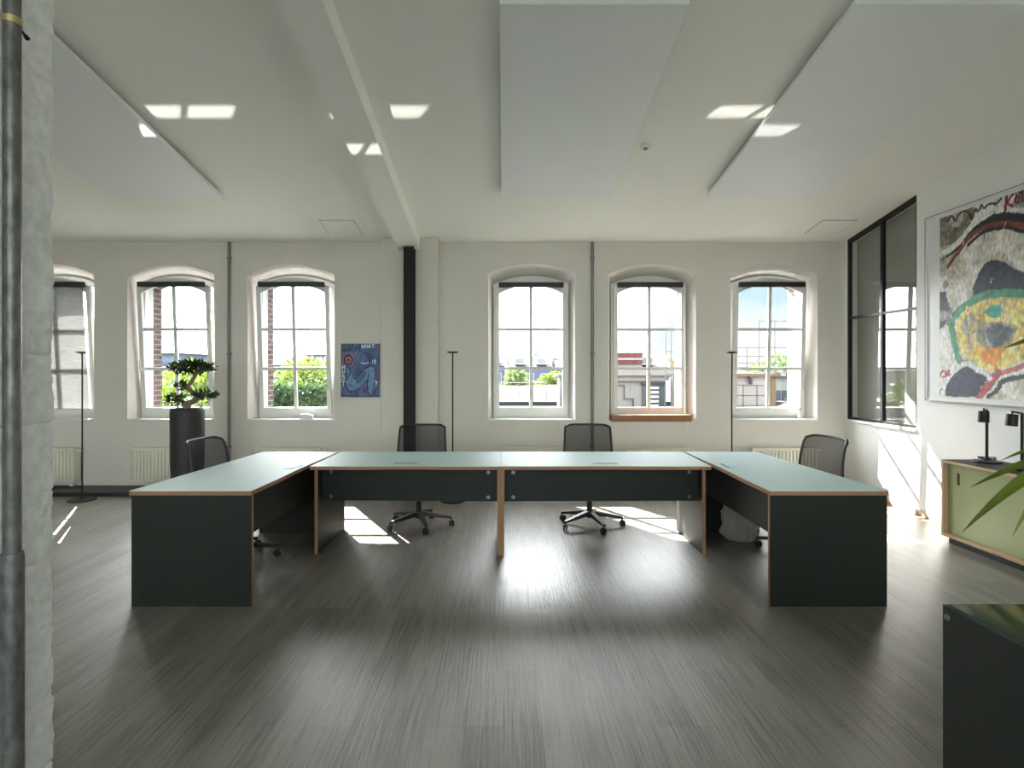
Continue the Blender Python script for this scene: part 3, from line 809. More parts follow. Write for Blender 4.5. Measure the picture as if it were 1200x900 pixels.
def canvas(W, H, step, shapes, base, basevar, wob=.008, seed=0):
    nx, nz = int(W/step)+1, int(H/step)+1
    u, v = np.meshgrid(np.linspace(0, W, nx), np.linspace(0, H, nz))
    nz1 = np.array([[noise.noise(Vector((a*22, b_*22, seed))) for a in np.linspace(0, W, nx)] for b_ in np.linspace(0, H, nz)])
    nz2 = np.array([[noise.noise(Vector((a*9, b_*5, seed+5))) for a in np.linspace(0, W, nx)] for b_ in np.linspace(0, H, nz)])
    uu, vv = u+nz1*wob, v+nz2*wob
    C = np.zeros((nz, nx, 3)); C[:] = base
    C += (nz2*basevar)[..., None]+(nz1*basevar*.8)[..., None]
    for sh in shapes:
        k = sh[0]
        if k == 'poly': msk = inpoly(uu, vv, smoothpts(sh[1], True) if len(sh[1]) > 5 else sh[1]); c, var = sh[2], (sh[3] if len(sh) > 3 else .1)
        elif k == 'line': msk = linedist(uu, vv, smoothpts(sh[1]) if len(sh[1]) > 2 else sh[1]) < sh[2]/2; c, var = sh[3], (sh[4] if len(sh) > 4 else .1)
        elif k == 'ink': msk = linedist(u, v, sh[1]) < sh[2]/2; c, var = sh[3], 0
        else: msk = ((uu-sh[1][0])/sh[2])**2+((vv-sh[1][1])/sh[3])**2 < 1; c, var = sh[4], .1
        c = np.array(srgb(*c)[:3])
        C[msk] = (c[None, :]*(1+var*3*nz1[msk][:, None]+var*2*nz2[msk][:, None]))
    return np.clip(C, 0.002, 1), nx, nz
def canvas_obj(name, C, nx, nz, fn, m, parent):
    me = bpy.data.meshes.new(name); H, W = nz, nx
    vs = [fn(i/(nx-1), j/(nz-1)) for j in range(nz) for i in range(nx)]
    fs = [(j*nx+i, j*nx+i+1, (j+1)*nx+i+1, (j+1)*nx+i) for j in range(nz-1) for i in range(nx-1)]
    me.from_pydata(vs, [], fs)
    at = me.color_attributes.new('paint', 'FLOAT_COLOR', 'POINT')
    arr = np.ones((nz*nx, 4), np.float32); arr[:, :3] = C.reshape(-1, 3); at.data.foreach_set('color', arr.ravel())
    me.materials.append(m); o = bpy.data.objects.new(name, me); col.objects.link(o); o.parent = parent
    return o

S = {
'arc':[(0.016,1.352),(0.227,1.446),(0.37,1.552),(0.506,1.616),(0.635,1.642),(0.771,1.634),(0.939,1.566),(1.15,1.42),(1.3,1.25),(1.26,1.2),(1.10,1.36),(0.939,1.483),(0.771,1.548),(0.663,1.564),(0.549,1.563),(0.431,1.525),(0.323,1.463),(0.211,1.404),(0.016,1.345)],
'halo':[(0.016,1.411),(0.214,1.467),(0.354,1.574),(0.491,1.638),(0.621,1.664),(0.771,1.652),(0.939,1.583),(1.2,1.42)],
'red':[(0.111,1.275),(0.227,1.382),(0.323,1.475),(0.401,1.52),(0.506,1.544),(0.635,1.553),(0.771,1.531),(0.939,1.466),(1.12,1.33)],
'thin':[(0.354,1.431),(0.431,1.476),(0.549,1.509),(0.663,1.511),(0.771,1.496),(0.939,1.416),(1.05,1.33)],
'blob':[(0.416,1.024),(0.446,1.093),(0.491,1.171),(0.564,1.23),(0.642,1.239),(0.731,1.211),(0.836,1.134),(0.939,1.082),(1.0,1.02),(0.96,0.893),(0.663,0.9),(0.431,0.942)],
'green':[(1.2,.80),(0.939,0.896),(0.744,0.927),(0.549,0.935),(0.401,0.905),(0.259,0.833),(0.153,0.728),(0.178,0.584),(0.219,0.429),(0.275,0.313)],
'yel':[(1.2,.75),(0.939,0.862),(0.744,0.887),(0.578,0.895),(0.401,0.868),(0.259,0.769),(0.211,0.672),(0.243,0.517),(0.339,0.387),(0.476,0.299),(0.635,0.262),(0.784,0.296),(0.939,0.351),(1.2,.48)],
'greyp':[(0.275,0.692),(0.339,0.787),(0.416,0.792),(0.431,0.704),(0.37,0.598),(0.307,0.602)],
'teal':[(0.535,0.78),(0.607,0.844),(0.717,0.832),(0.724,0.726),(0.635,0.723)],
'eye':[(0.461,0.629),(0.506,0.674),(0.635,0.676),(0.771,0.659),(0.856,0.63),(0.836,0.557),(0.771,0.492),(0.663,0.456),(0.549,0.478),(0.469,0.543)],
'eyein':[(0.571,0.633),(0.663,0.659),(0.771,0.647),(0.836,0.614),(0.797,0.525),(0.69,0.473),(0.592,0.524)],
'orange':[(0.431,0.459),(0.731,0.448),(0.717,0.355),(0.635,0.309),(0.535,0.335)],
'pink':[(0.291,0.351),(0.461,0.25),(0.607,0.209),(0.771,0.251),(0.939,0.295),(1.25,.40)],
'diag':[(0.69,0.239),(0.592,0.131),(0.476,0.019)],
'navy':[(0.094,0.008),(0.102,0.119),(0.194,0.224),(0.323,0.288),(0.461,0.238),(0.571,0.179),(0.491,0.092),(0.431,0.017)],
'dline':[(1.2,.25),(0.939,0.206),(0.744,0.17),(0.663,0.074),(0.578,0.017)],
'wline':[(1.2,.29),(0.939,0.24),(0.731,0.204),(0.642,0.109),(0.549,0.022)],
'sq':[(-0.011,1.047),(0.076,1.035),(0.136,0.839),(-0.011,0.854)],
'tri':[(-0.011,0.741),(0.102,0.764),(-0.011,0.648)],
'scr':[(0.007,0.197),(0.05,0.263),(0.085,0.21),(0.119,0.263),(0.127,0.224),(0.042,0.19)],
'K1':[(0.771,1.765),(0.758,1.648)],'K2':[(0.836,1.767),(0.771,1.707),(0.836,1.659)],
'O':[(0.865,1.736),(0.894,1.733),(0.898,1.681),(0.865,1.68),(0.856,1.716),(0.865,1.736)],
'ud':[(0.862,1.768),(0.865,1.759)],'ud2':[(0.894,1.769),(0.896,1.758)],'N':[(0.922,1.769),(0.925,1.684)],
'scrib2':[(0.10,1.73),(.16,1.76),(.2,1.70),(.26,1.76),(0.339,1.76),(0.401,1.67),(0.431,1.745),(0.476,1.72),(0.506,1.77),(0.535,1.73),(0.607,1.755),(0.663,1.73),(0.717,1.765)],
}
rndp = random.Random(3)
navy, ink = (30, 36, 58), (34, 34, 44)
shapes = [('poly', [(0, 1.42), (0, 1.8), (.55, 1.8), (.36, 1.6), (.2, 1.5)], (120, 118, 105), .25)]
for _ in range(70):
    a, b_ = rndp.uniform(0, 1.7), rndp.uniform(0, 1.8); w = rndp.uniform(.03, .13)
    shapes.append(('ell', (a, b_), w, w*rndp.uniform(.5, 1.6), rndp.choice([(172, 170, 160), (200, 200, 190), (140, 140, 138), (218, 220, 212), (184, 180, 166)])))
shapes += [('line', S['halo'], .055, (205, 215, 205)), ('poly', S['arc'], (22, 28, 46), .12), ('line', S['red'], .045, (128, 70, 62), .12), ('line', S['thin'], .035, (40, 36, 52)),
           ('poly', S['blob'], (46, 54, 74), .3), ('poly', S['sq'], (48, 52, 74), .25), ('poly', S['tri'], (50, 54, 76), .25),
           ('line', [(.08, .70), (.12, .5), (.2, .38)], .03, (205, 210, 206)),
           ('poly', S['yel'], (205, 188, 110), .2), ('line', S['green'], .075, (74, 148, 112), .15), ('poly', S['greyp'], (150, 148, 128), .3), ('poly', S['teal'], (30, 158, 140), .15)]
for _ in range(40):
    a, b_ = rndp.uniform(.25, 1.1), rndp.uniform(.35, .85); shapes.append(('ell', (a, b_), rndp.uniform(.01, .03), rndp.uniform(.02, .07), rndp.choice([(220, 205, 130), (212, 196, 140), (190, 170, 90), (200, 195, 160)])))
shapes += [('poly', S['teal'], (30, 158, 140), .15), ('line', S['eye']+S['eye'][:1], .03, (150, 140, 116)), ('poly', S['eye'], (140, 138, 120), .3), ('poly', S['eyein'], (78, 86, 92), .35), ('poly', S['orange'], (226, 148, 44), .15),
           ('line', [(.66, .42), (.655, .27)], .03, (226, 140, 40)), ('line', [(.56, .42), (.56, .32)], .03, (226, 140, 40)),
           ('line', S['wline'], .06, (215, 220, 215)), ('line', S['dline'], .042, (52, 62, 74)), ('line', S['pink'], .045, (178, 106, 100), .12), ('line', S['diag'], .075, (160, 84, 86), .12),
           ('line', [(0.07, .0), (0.07, .13), (.17, .25), (.32, .32), (.46, .265), (.60, .19)], .05, (205, 212, 208)), ('poly', S['navy'], (42, 50, 74), .35),
           ('line', S['scr'], .02, (150, 60, 70)), ('line', S['scrib2'], .022, (38, 38, 44), .2),
           ('ink', S['K1'], .028, (120, 24, 40)), ('ink', S['K2'], .024, (120, 24, 40)), ('ink', S['O'], .022, (120, 24, 40)), ('ink', S['ud'], .016, (40, 30, 36)), ('ink', S['ud2'], .016, (40, 30, 36)), ('ink', S['N'], .026, (44, 30, 40))]
for _ in range(60):
    a, b_ = rndp.uniform(0, 1.7), rndp.uniform(0, 1.7); l = rndp.uniform(.02, .09)
    shapes.append(('line', [(a, b_), (a+rndp.uniform(-.02, .02), b_-l)], rndp.uniform(.006, .012), rndp.choice([(50, 50, 58), (70, 70, 74), (205, 208, 200)])))
W1, H1 = 1.72, 1.775
C, nx, nz = canvas(W1, H1, .01, shapes, np.array(srgb(205, 204, 196)[:3]), .22, .014)
C = np.clip(C**1.15*1.45, .004, .92)
pr = empty('large_painting', (XR-.035, 5.99, 1.227), 0, 'large white-framed abstract painting with yellow and green ring on the right wall', 'painting')
FW, FH = 2.06, 1.87
b = MB()
b.b2(-.0, .033, -FW, 0, 0, FH); b.obj('mat_board', M['whiteframe'], pr, smooth=0)
b = MB()
for a in ((-FW, 0, 0, .022), (-FW, 0, FH-.022, FH), (-.022, 0, 0, FH), (-FW, -FW+.022, 0, FH)):
    b.b2(-.012, .033, a[0], a[1], a[2], a[3], .002)
b.obj('frame', M['whiteframe'], pr, smooth=0)
b = MB()
for a in ((-.0035, .0035, -.0035, FH+.0035), (-FW-.0035, -FW+.0035, -.0035, FH+.0035)): b.b2(-.014, .033, a[0], a[1], a[2], a[3])
b.b2(-.014, .033, -FW, 0, FH-.002, FH+.004); b.obj('frame_edge', M['purpleline'], pr, smooth=0)
canvas_obj('canvas', C, nx, nz, lambda a, c: (-.005, -.19-a*W1, .05+c*H1), M['painting'], pr)

# small blue painting on the window wall
W2, H2 = .495, .69
def sp2(x, y): return ((x-115)/500*W2, (795-y)/695*H2)
P = lambda L: [sp2(*p) for p in L]
blu = []
for _ in range(60):
    a, b_ = rndp.uniform(0, W2), rndp.uniform(0, H2); w = rndp.uniform(.02, .06)
    blu.append(('ell', (a, b_), w, w*1.4, rndp.choice([(66, 80, 120), (84, 96, 138), (60, 76, 122), (92, 100, 134), (74, 92, 130)])))
pur, blk, wht = (120, 70, 92), (36, 32, 50), (214, 216, 222)
blu += [('poly', P([(115, 105), (270, 105), (270, 170), (115, 185)]), (72, 84, 108)), ('line', P([(115, 185), (230, 178), (272, 150), (275, 105)]), .012, blk),
        ('poly', P([(130, 210), (290, 210), (290, 390), (130, 390)]), (118, 96, 130)),
        ('ell', sp2(213, 313), .06, .068, blk), ('ell', sp2(213, 313), .043, .048, (170, 92, 112)), ('ell', sp2(213, 313), .016, .018, (110, 40, 60)),
        ('poly', P([(200, 400), (240, 460), (290, 560), (420, 440), (520, 400), (560, 450), (540, 700), (480, 740), (460, 560), (330, 690), (230, 720), (180, 650), (190, 560)]), (104, 128, 168), .12),
        ('poly', P([(300, 540), (400, 450), (460, 470), (380, 600), (320, 640)]), (72, 94, 138), .1),
        ('line', P([(205, 400), (240, 470), (180, 580), (180, 660), (230, 720), (300, 715), (350, 690)]), .014, blk),
        ('line', P([(230, 690), (290, 725), (350, 700)]), .008, pur),
        ('line', P([(300, 560), (400, 450), (480, 395), (540, 395), (565, 440)]), .013, blk), ('line', P([(310, 520), (400, 440), (470, 380)]), .009, pur),
        ('line', P([(480, 500), (460, 600), (460, 690), (480, 750)]), .014, blk), ('line', P([(430, 620), (410, 690), (380, 720)]), .009, pur), ('line', P([(560, 450), (550, 600), (520, 740)]), .01, pur),
        ('line', P([(385, 220), (430, 232), (490, 240), (492, 340)]), .010, (70, 34, 54)), ('line', P([(380, 350), (430, 360), (470, 345)]), .010, wht),
        ('line', P([(215, 630), (260, 640)]), .01, (60, 60, 120)), ('line', P([(215, 655), (255, 660)]), .01, (60, 60, 120)),
        ('line', P([(600, 380), (598, 600)]), .008, pur), ('line', P([(120, 770), (350, 790), (600, 780)]), .012, (70, 40, 60))]
def ink(*pl): return [('ink', P(l), .011, wht) for l in pl]
# WHAT / IS / ? and the column of letters down the left side
blu += ink([(385, 112), (393, 155), (405, 128), (417, 155), (427, 112)], [(440, 112), (440, 155)], [(462, 112), (462, 155)], [(440, 133), (462, 133)],
           [(472, 155), (489, 112), (506, 155)], [(478, 142), (500, 142)], [(515, 112), (552, 108)], [(534, 112), (534, 152)])
blu += ink([(527, 318), (527, 355)], [(572, 312), (552, 318), (552, 334), (572, 338), (570, 355), (548, 356)])
blu += ink([(560, 598), (572, 586), (584, 596), (584, 612), (572, 622), (572, 634)], [(572, 646), (572, 652)])
blu += ink([(135, 385), (135, 430)], [(163, 385), (163, 430)], [(135, 408), (163, 408)], [(135, 448), (135, 478), (148, 486), (163, 478), (163, 448)],
           [(163, 505), (138, 510), (138, 528), (163, 536), (160, 560), (135, 562)], [(132, 590), (168, 586)], [(150, 590), (150, 645)])
C, nx, nz = canvas(W2, H2, .0045, blu, np.array(srgb(70, 86, 128)[:3]), .05, .004, 9)
C = np.clip(C*np.array([1.15, 1.4, 1.3]), .004, .9)
sr = empty('small_painting', (-2.095, YW, 1.19), 0, 'small blue unframed painting with white lettering beside the arched window', 'painting')
MB().b2(0, W2, -.022, 0, 0, H2).obj('stretcher', M['painting2'], sr, smooth=0)
canvas_obj('canvas', C, nx, nz, lambda a, c: (a*W2, -.0235, c*H2), M['painting2'], sr)

# ------------------------------------------------------------------ sideboard with lamps
r = empty('sideboard', (3.93, 4.45, 0), 0, 'low plywood sideboard with olive sliding doors along the right wall', 'sideboard')
x1_, ya_, yb_, z0_, z1_ = .45, -1.15, .76, .06, .735
t = .022
MB().b2(0, x1_, ya_, yb_, z1_-t, z1_).obj('top_board', [M['plylight']], r, smooth=0)
MB().b2(.004, x1_-.002, ya_+.006, yb_-.006, z1_-.001, z1_+.002).obj('top_laminate', M['laminate'], r, smooth=0)
MB().b2(0, x1_, ya_, yb_, z0_, z0_+t).obj('bottom_board', M['plylight'], r, smooth=0)
for y in (ya_, yb_-t): MB().b2(0, x1_, y, y+t, z0_+t, z1_-t).obj('side_board', M['plylight'], r, smooth=0)
MB().b2(x1_-.012, x1_, ya_+t, yb_-t, z0_+t, z1_-t).obj('back_board', M['plylight'], r, smooth=0)
for xa, y0, y1, hy in ((.045, -.24, yb_-t-.001, yb_-.14), (.07, ya_+t+.001, -.20, ya_+.14)):
    dr = MB().b2(xa, xa+.016, y0, y1, z0_+t+.002, z1_-t-.002).obj('sliding_door', M['olive'], r, smooth=0)
    MB().b2(xa-.003, xa+.001, hy-.014, hy+.014, .53, .635, .001).obj('recessed_grip', M['black'], dr)
MB().b2(.04, x1_-.02, ya_+.04, yb_-.04, 0, z0_).obj('plinth', M['black'], r, smooth=0)

def make_desk_lamp():
    r = empty('desk_lamp')
    MB().lathe([(0, 0), (.105, 0), (.11, .006), (.108, .014), (.02, .018), (.012, .03), (0, .03)], seg=32).obj('base', M['blackmetal'], r)
    MB().cyl((0, 0, .015), (0, 0, .455), .0115, seg=14).obj('stem', M['blackmetal'], r)
    MB().cyl((.0, 0, .452), (-.12, 0, .468), .0075, seg=10).cyl((-.115, 0, .467), (-.115, 0, .44), .006, seg=8).obj('arm', M['blackmetal'], r)
    MB().cyl((-.115, 0, .448), (-.128, 0, .355), .039, .041, seg=24).obj('lamp_head', M['blackmetal'], r)
    ring = []
    for k in range(60):
        a = k/60*2*pi*3; ring.append((.055*cos(a)+.02*sin(a*.37), .06*sin(a), .024+.012*abs(sin(a*.8))+.010*k/60))
    MB().tube(ring, .0035, 6).obj('coiled_cable', M['black'], r, smooth=60)
    return r
dl = make_desk_lamp()
for i, (x, y, rz, lab) in enumerate([(4.19, 5.03, 40, 'black desk lamp nearest the windows on the sideboard'), (4.165, 4.66, 18, 'black desk lamp nearest us on the sideboard')]):
    o = dl if i == 0 else copy_tree(dl)
    o.location = (x, y, .737); o.rotation_euler = (0, 0, radians(rz)); tag(o, lab, 'desk lamp', 'black desk lamps on the sideboard')

# ------------------------------------------------------------------ near plant (crown just outside the frame)
r = empty('potted_yucca', (2.82, 2.52, 0), 0, 'green long-leaved potted plant reaching in from the right edge', 'potted plant')
MB().lathe([(0, 0), (.15, 0), (.155, .02), (.19, .36), (.195, .38), (.18, .38), (.17, .34), (0, .34)], seg=36).obj('pot', M['anthracite'], r, smooth=50)
MB().lathe([(0, .33), (.17, .33), (0, .345)], seg=20).obj('soil', M['soil'], r)
MB().tube([(0, 0, .33), (.01, 0, .6), (-.01, 0, .9), (0, 0, 1.24)], [.028, .024, .021, .018], 10).obj('stem', M['bark'], r, smooth=60)
def blade(b, p0, p1, sag, w, roll=0):
    p0, p1 = Vector(p0), Vector(p1); d = p1-p0; n = 14; rows = []
    side = d.cross(Vector((0, 0, 1))).normalized()
    up = side.cross(d).normalized()
    side = (side*cos(roll)+up*sin(roll))
    upn = side.cross(d).normalized()
    for k in range(n+1):
        t = k/n; c = p0+d*t+Vector((0, 0, sag*4*t*(1-t)))
        ww = w*(.45+.9*t if t < .45 else .855*(1-((t-.45)/.55)**1.8))*.62+.0006
        rows.append([b.bm.verts.new(c-side*ww), b.bm.verts.new(c-upn*ww*.28), b.bm.verts.new(c+side*ww)])
    for a, c in zip(rows, rows[1:]):
        for i in (0, 1): b.bm.faces.new((a[i], a[i+1], c[i+1], c[i]))
MB().tube([(0, .05, .33), (.06, .07, .9), (.08, .06, 1.5), (.08, .06, 1.84)], [.024, .022, .019, .016], 10).obj('stem', M['bark'], r, smooth=60)
b = MB()
for p0, p1, sg, w, rl in [((0, 0, 1.24), (-.777, .02, 1.023), .05, .046, .6), ((0, 0, 1.25), (-.885, -.07, .85), .11, .056, .8), ((0, -.02, 1.24), (-.716, -.12, .847), .20, .06, .9),
                          ((0, .02, 1.22), (-.66, .12, .86), .10, .05, .9), ((.06, .05, 1.86), (-.675, -.02, 1.627), .0, .055, .5), ((0, .02, 1.24), (-.62, .05, 1.134), .05, .045, .3)]:
    blade(b, p0, p1, sg, w, rl)
rl_ = random.Random(5)
for k in range(30):
    a = radians(-80+k*5.6); el = rl_.uniform(-.25, 1.1); ln = rl_.uniform(.5, .75); hb = 1.2 if k % 2 else 1.82; xb = .0 if k % 2 else .07
    blade(b, (xb, .04, hb+.002*k), (xb+ln*cos(a)*cos(el), .04+ln*sin(a)*cos(el)*.8, hb+ln*sin(el)), rl_.uniform(.02, .08), .05, rl_.uniform(-.5, .5))
b.obj('foliage', M['yucca'], r, smooth=60)

# ------------------------------------------------------------------ bin bag and sill items
r = empty('waste_bag', (2.14, 5.27, 0), 0, 'crumpled white plastic bin bag under the right arm desk', 'bin bag')
b = MB(); rows = []
def fold(v): return abs(noise.noise(v))*2-.5
for j in range(25):
    t_ = j/24; z = .40*t_
    row = []
    for i in range(64):
        a = 2*pi*i/64; ca, sa = cos(a), sin(a)
        prof = .118+.03*sin(pi*min(1, t_*1.6)) if t_ < .6 else .145-.16*(t_-.6)
        rr = prof*(1+.26*fold(Vector((ca*1.6, sa*1.6, z*5)))+.26*fold(Vector((ca*4+z*6, sa*4, z*9+4)))+.05*noise.noise(Vector((ca*11, sa*11, z*25))))
        if j == 0: rr *= .8
        if t_ > .75: rr *= 1+.35*(t_-.75)*4*sin(9*a)*.3
        row.append(b.bm.verts.new((rr*ca-.02*t_, rr*.85*sa, z+.012*fold(Vector((ca*5, sa*5, z*12))) if 0 < j else 0)))
    rows.append(row)
for a_, c_ in zip(rows, rows[1:]):
    for i in range(64): b.bm.faces.new((a_[i], a_[(i+1) % 64], c_[(i+1) % 64], c_[i]))
b.bm.faces.new(rows[0][::-1])
b.obj('bag', M['bag'], r, smooth=28)
MB().lathe([(0, .02), (.07, .02), (.085, .12), (.06, .19), (0, .20)], seg=9).box((.02, -.03, .2), (.09, .06, .05), .6, .004).obj('contents', M['extwhite'], r, smooth=30)

r = empty('sill_box', (-2.55, 7.56, .907), 0, 'small white box on the sill of the window beside the blue painting', 'box')
MB().b2(-.085, .07, -.03, .03, 0, .05, .004).obj('body', M['white'], r); MB().b2(-.088, .03, -.033, .033, .05, .06, .003).obj('lid', M['cord'], r)
r = empty('spray_bottle', (3.87, 7.58, .907), 0, 'small pale bottle on the sill of the window nearest the glazing', 'bottle')
MB().lathe([(0, 0), (.026, 0), (.028, .01), (.028, .085), (.013, .105), (.012, .118), (0, .118)], seg=20).obj('body', M['white'], r, smooth=50)
MB().lathe([(0, .112), (.015, .112), (.015, .135), (0, .137)], seg=16).obj('cap', M['galv'], r)
for i, (x, zb, zl, lab) in enumerate([(.72, .84, 1.0, 'thin white cord end hanging at the sill right of the dark column'), (2.34, .84, 2.5, 'long white blind cord in the window with the terracotta sill')]):
    c = MB().tube([(x, 7.47, zb), (x, 7.47, (zb+zl)/2), (x-.01, 7.49, zl)], .0035, 6); c.lathe([(0, -.02), (.007, -.018), (.006, .02), (0, .022)], (x, 7.47, zb), 10)
    tag(c.obj('blind_cord', M['cord'], smooth=60), lab, 'cord')

# ------------------------------------------------------------------ outside
g = MB().b2(-120, 140, YO+.1, 220, -8.2, -8.0).obj('ground', M['ground'], smooth=0); tag(g, 'courtyard ground far below the windows', 'ground', kind='structure')
fr_ = MB().b2(-.6, 8.6, 11.5, 34, .45, .68); fr_.b2(-.6, 8.6, 14.0, 14.12, .68, .78); fr_.b2(-.6, 8.6, 11.5, 34, -8, .45)
tag(fr_.obj('flat_roof', M['flatroof'], smooth=0), 'pale flat roof of the neighbouring building', 'roof', kind='structure')

def tree(name, loc, blobs, n, leaf, m, label, trunk_h):
    r = empty(name, loc, 0, label, 'tree', 'trees outside the windows')
    MB().tube([(0, 0, -8-loc[2]), (.1, 0, -3-loc[2]), (0, 0, trunk_h)], [.25, .2, .08], 10).obj('trunk', M['bark'], r, smooth=60)
    b = MB(); rnd = random.Random(int(abs(loc[0])*100))
    vol = sum(s[3] for s in blobs)
    for cx, cy, cz, rad_ in blobs:
        for _ in range(int(n*rad_/vol)):
            d = Vector((rnd.gauss(0, 1), rnd.gauss(0, 1), rnd.gauss(0, 1))).normalized()
            p = Vector((cx, cy, cz))+d*rad_*(rnd.uniform(.35, 1)**.5)
            b.leaf(p, d+Vector((rnd.gauss(0, .7), rnd.gauss(0, .7), rnd.gauss(0, .7))), (rnd.gauss(0, 1), rnd.gauss(0, 1), 1), leaf*rnd.uniform(.7, 1.3), leaf*.6)
    b.obj('crown', m, r, smooth='leaf'); return r
tree('broad_tree', (-6.55, 11.9, 0), [(0, 0, .6, 1.1), (.6, .3, .9, .8), (-.7, 0, .3, .9), (.2, -.3, -.4, 1.1), (1.0, 0, -.2, .8)], 5200, .17, M['treelight'], 'pale green tree behind the bonsai window', .5)
tree('broad_tree', (-5.75, 18.2, 0), [(0, 0, .95, .95), (.7, .2, .55, .85), (-.6, 0, 1.2, .75), (1.5, .3, .55, .75), (.4, 0, -.2, 1.0)], 5200, .16, M['treelight'], 'bright green tree above the ivy hedge', .6)
tree('courtyard_tree', (.75, 33, 0), [(0, 0, .45, .75), (.75, 0, .3, .6), (-.3, .3, .1, .8), (-.1, 0, 1.2, .5)], 1600, .22, M['treelight'], 'small yellow-green tree in front of the blue terraced houses', .3)
tree('courtyard_tree', (2.75, 37, 0), [(0, 0, .5, .7), (.5, 0, .9, .5), (-.3, .3, .2, .6)], 1400, .22, M['treelight'], 'small green tree right of the other one before the blue houses', .3)
tree('distant_tree', (12.4, 26, 0), [(0, 0, 1.3, .9), (.9, 0, 1.5, .7), (-.8, 0, 1.2, .7), (.3, 0, .4, 1.0)], 2400, .2, M['tree'], 'green tree behind the scaffold seen in the rightmost window', .6)
# ivy hedge
r = empty('ivy_hedge', (-5.4, 14.6, 0), 0, 'dense green ivy hedge below the bright tree', 'hedge')
MB().b2(-1.35, 1.5, -.1, .5, -8, 1.1).obj('wall', M['ochre'], r, smooth=0)
b = MB(); rnd = random.Random(11)
for _ in range(6500):
    x = rnd.uniform(-1.4, 1.55); z = rnd.uniform(-.6, 1.22)
    b.leaf((x, -.12-rnd.uniform(0, .16), z), (rnd.gauss(0, .5), -.4, -.6+rnd.gauss(0, .5)), (0, -1, .3), rnd.uniform(.08, .15), .08)
b.obj('ivy_leaves', M['ivy'], r, smooth='leaf')
# roof slope right of the hedge
r = empty('garden_wall', (-4.1, 13.4, 0), 0, 'brown sloping roof beside the ivy hedge', 'roof')
MB().prism([(-.55, .2), (.8, 1.18), (.8, -7), (-.55, -7)], 0, .8, M4=Matrix.Rotation(pi/2, 4, 'X')).obj('slope', M['mountbrown'], r, smooth=0)
MB().b2(-.5, .2, -.95, -.85, .62, .70).obj('ledge', M['flatroof'], r, smooth=0)

def house(loc, w, dpt, eave, ridge, label, wallm, nwin=3, chim=True, dormers=2):
    r = empty('terraced_house', loc, 0, label, 'house', 'terraced houses beyond the flat roof')
    MB().b2(-w/2, w/2, 0, dpt, -8, eave).obj('wall', wallm, r, smooth=0)
    rf = MB()
    rf.quad((-w/2, -.2, eave), (w/2, -.2, eave), (w/2, dpt/2, ridge), (-w/2, dpt/2, ridge)); rf.quad((-w/2, dpt+.2, eave), (w/2, dpt+.2, eave), (w/2, dpt/2, ridge), (-w/2, dpt/2, ridge))
    for s in (-1, 1):
        rf.bm.faces.new([rf.bm.verts.new(p) for p in ((s*w/2, -.2, eave), (s*w/2, dpt+.2, eave), (s*w/2, dpt/2, ridge))])
    ro = rf.obj('roof', M['roofgrey'], r, smooth=0)
    for k in range(dormers):
        x = -w/2+w*(k+.5)/dormers; zz = eave+(ridge-eave)*.3
        dm = MB().b2(x-.55, x+.55, -.1, 1.2, zz-.1, zz+.55).obj('dormer', M['extwhite'], r, smooth=0)
        MB().b2(x-.4, x+.4, -.13, -.09, zz+.02, zz+.45).obj('pane', M['extglass'], dm, smooth=0)
    for fl in range(3):
        for k in range(nwin):
            x = -w/2+w*(k+.5)/nwin; z = eave-1.2-fl*1.9
            wf = MB().b2(x-.38, x+.38, -.05, .02, z-.55, z+.55).obj('window', M['extwhite'], r, smooth=0)
            MB().b2(x-.3, x+.3, -.08, -.04, z-.47, z+.47).obj('pane', M['extglass'], wf, smooth=0)
    if chim:
        MB().b2(-w/2-.18, -w/2+.18, dpt*.4, dpt*.4+.8, ridge-.9, ridge+.55).obj('chimney', M['extwhite'], r, smooth=0)
house((-2.0, 58, 0), 4.3, 6, 1.95, 3.05, 'blue terraced house at the left of its window', M['extblue'])
house((2.7, 58, 0), 4.3, 6, 1.9, 2.95, 'blue terraced house in the middle with a chimney', M['extblue'])
house((7.6, 58, 0), 4.7, 6, 1.85, 2.9, 'blue terraced house right of the other two', M['extblue'])
r = empty('radio_mast', (3.9, 70, 0), 0, 'thin pale mast rising above the terraced roofs', 'mast')
MB().tube([(0, 0, -8), (0, 0, 3.2), (0, 0, 4.6)], [.2, .16, .1], 8).box((0, 0, 3.6), (.5, .3, .7), 0, .05).obj('pole', M['galvext'], r); MB().cyl((0, 0, 4.5), (0, 0, 5.2), .04).obj('aerial', M['galvext'], r)
for loc, sz, lab in (((-17.4, 30, 0), (1.5, 5, 2.32), 'narrow blue-grey tower block behind the pale tree'), ((-21.6, 55, 0), (5.9, 8, 1.95), 'long pale blue hall beyond the bright tree'), ((-17.2, 54.5, 0), (2.6, 6, 2.9), 'higher blue block of the pale blue hall')):
    r = empty('far_building', loc, 0, lab, 'building', 'pale blue buildings far left')
    MB().b2(-sz[0]/2, sz[0]/2, 0, sz[1], -8, sz[2]).obj('wall', M['extblue2'], r, smooth=0)
    for k in range(3): MB().b2(-sz[0]*.42, sz[0]*.42, -.05, .02, sz[2]-.75-1.1*k, sz[2]-.4-1.1*k).obj('window_band', M['extglass' if k else 'extblue'], r, smooth=0)
    MB().b2(-sz[0]/2-.1, sz[0]/2+.1, -.1, sz[1]+.1, sz[2], sz[2]+.12).obj('roof', M['flatroof'], r, smooth=0)
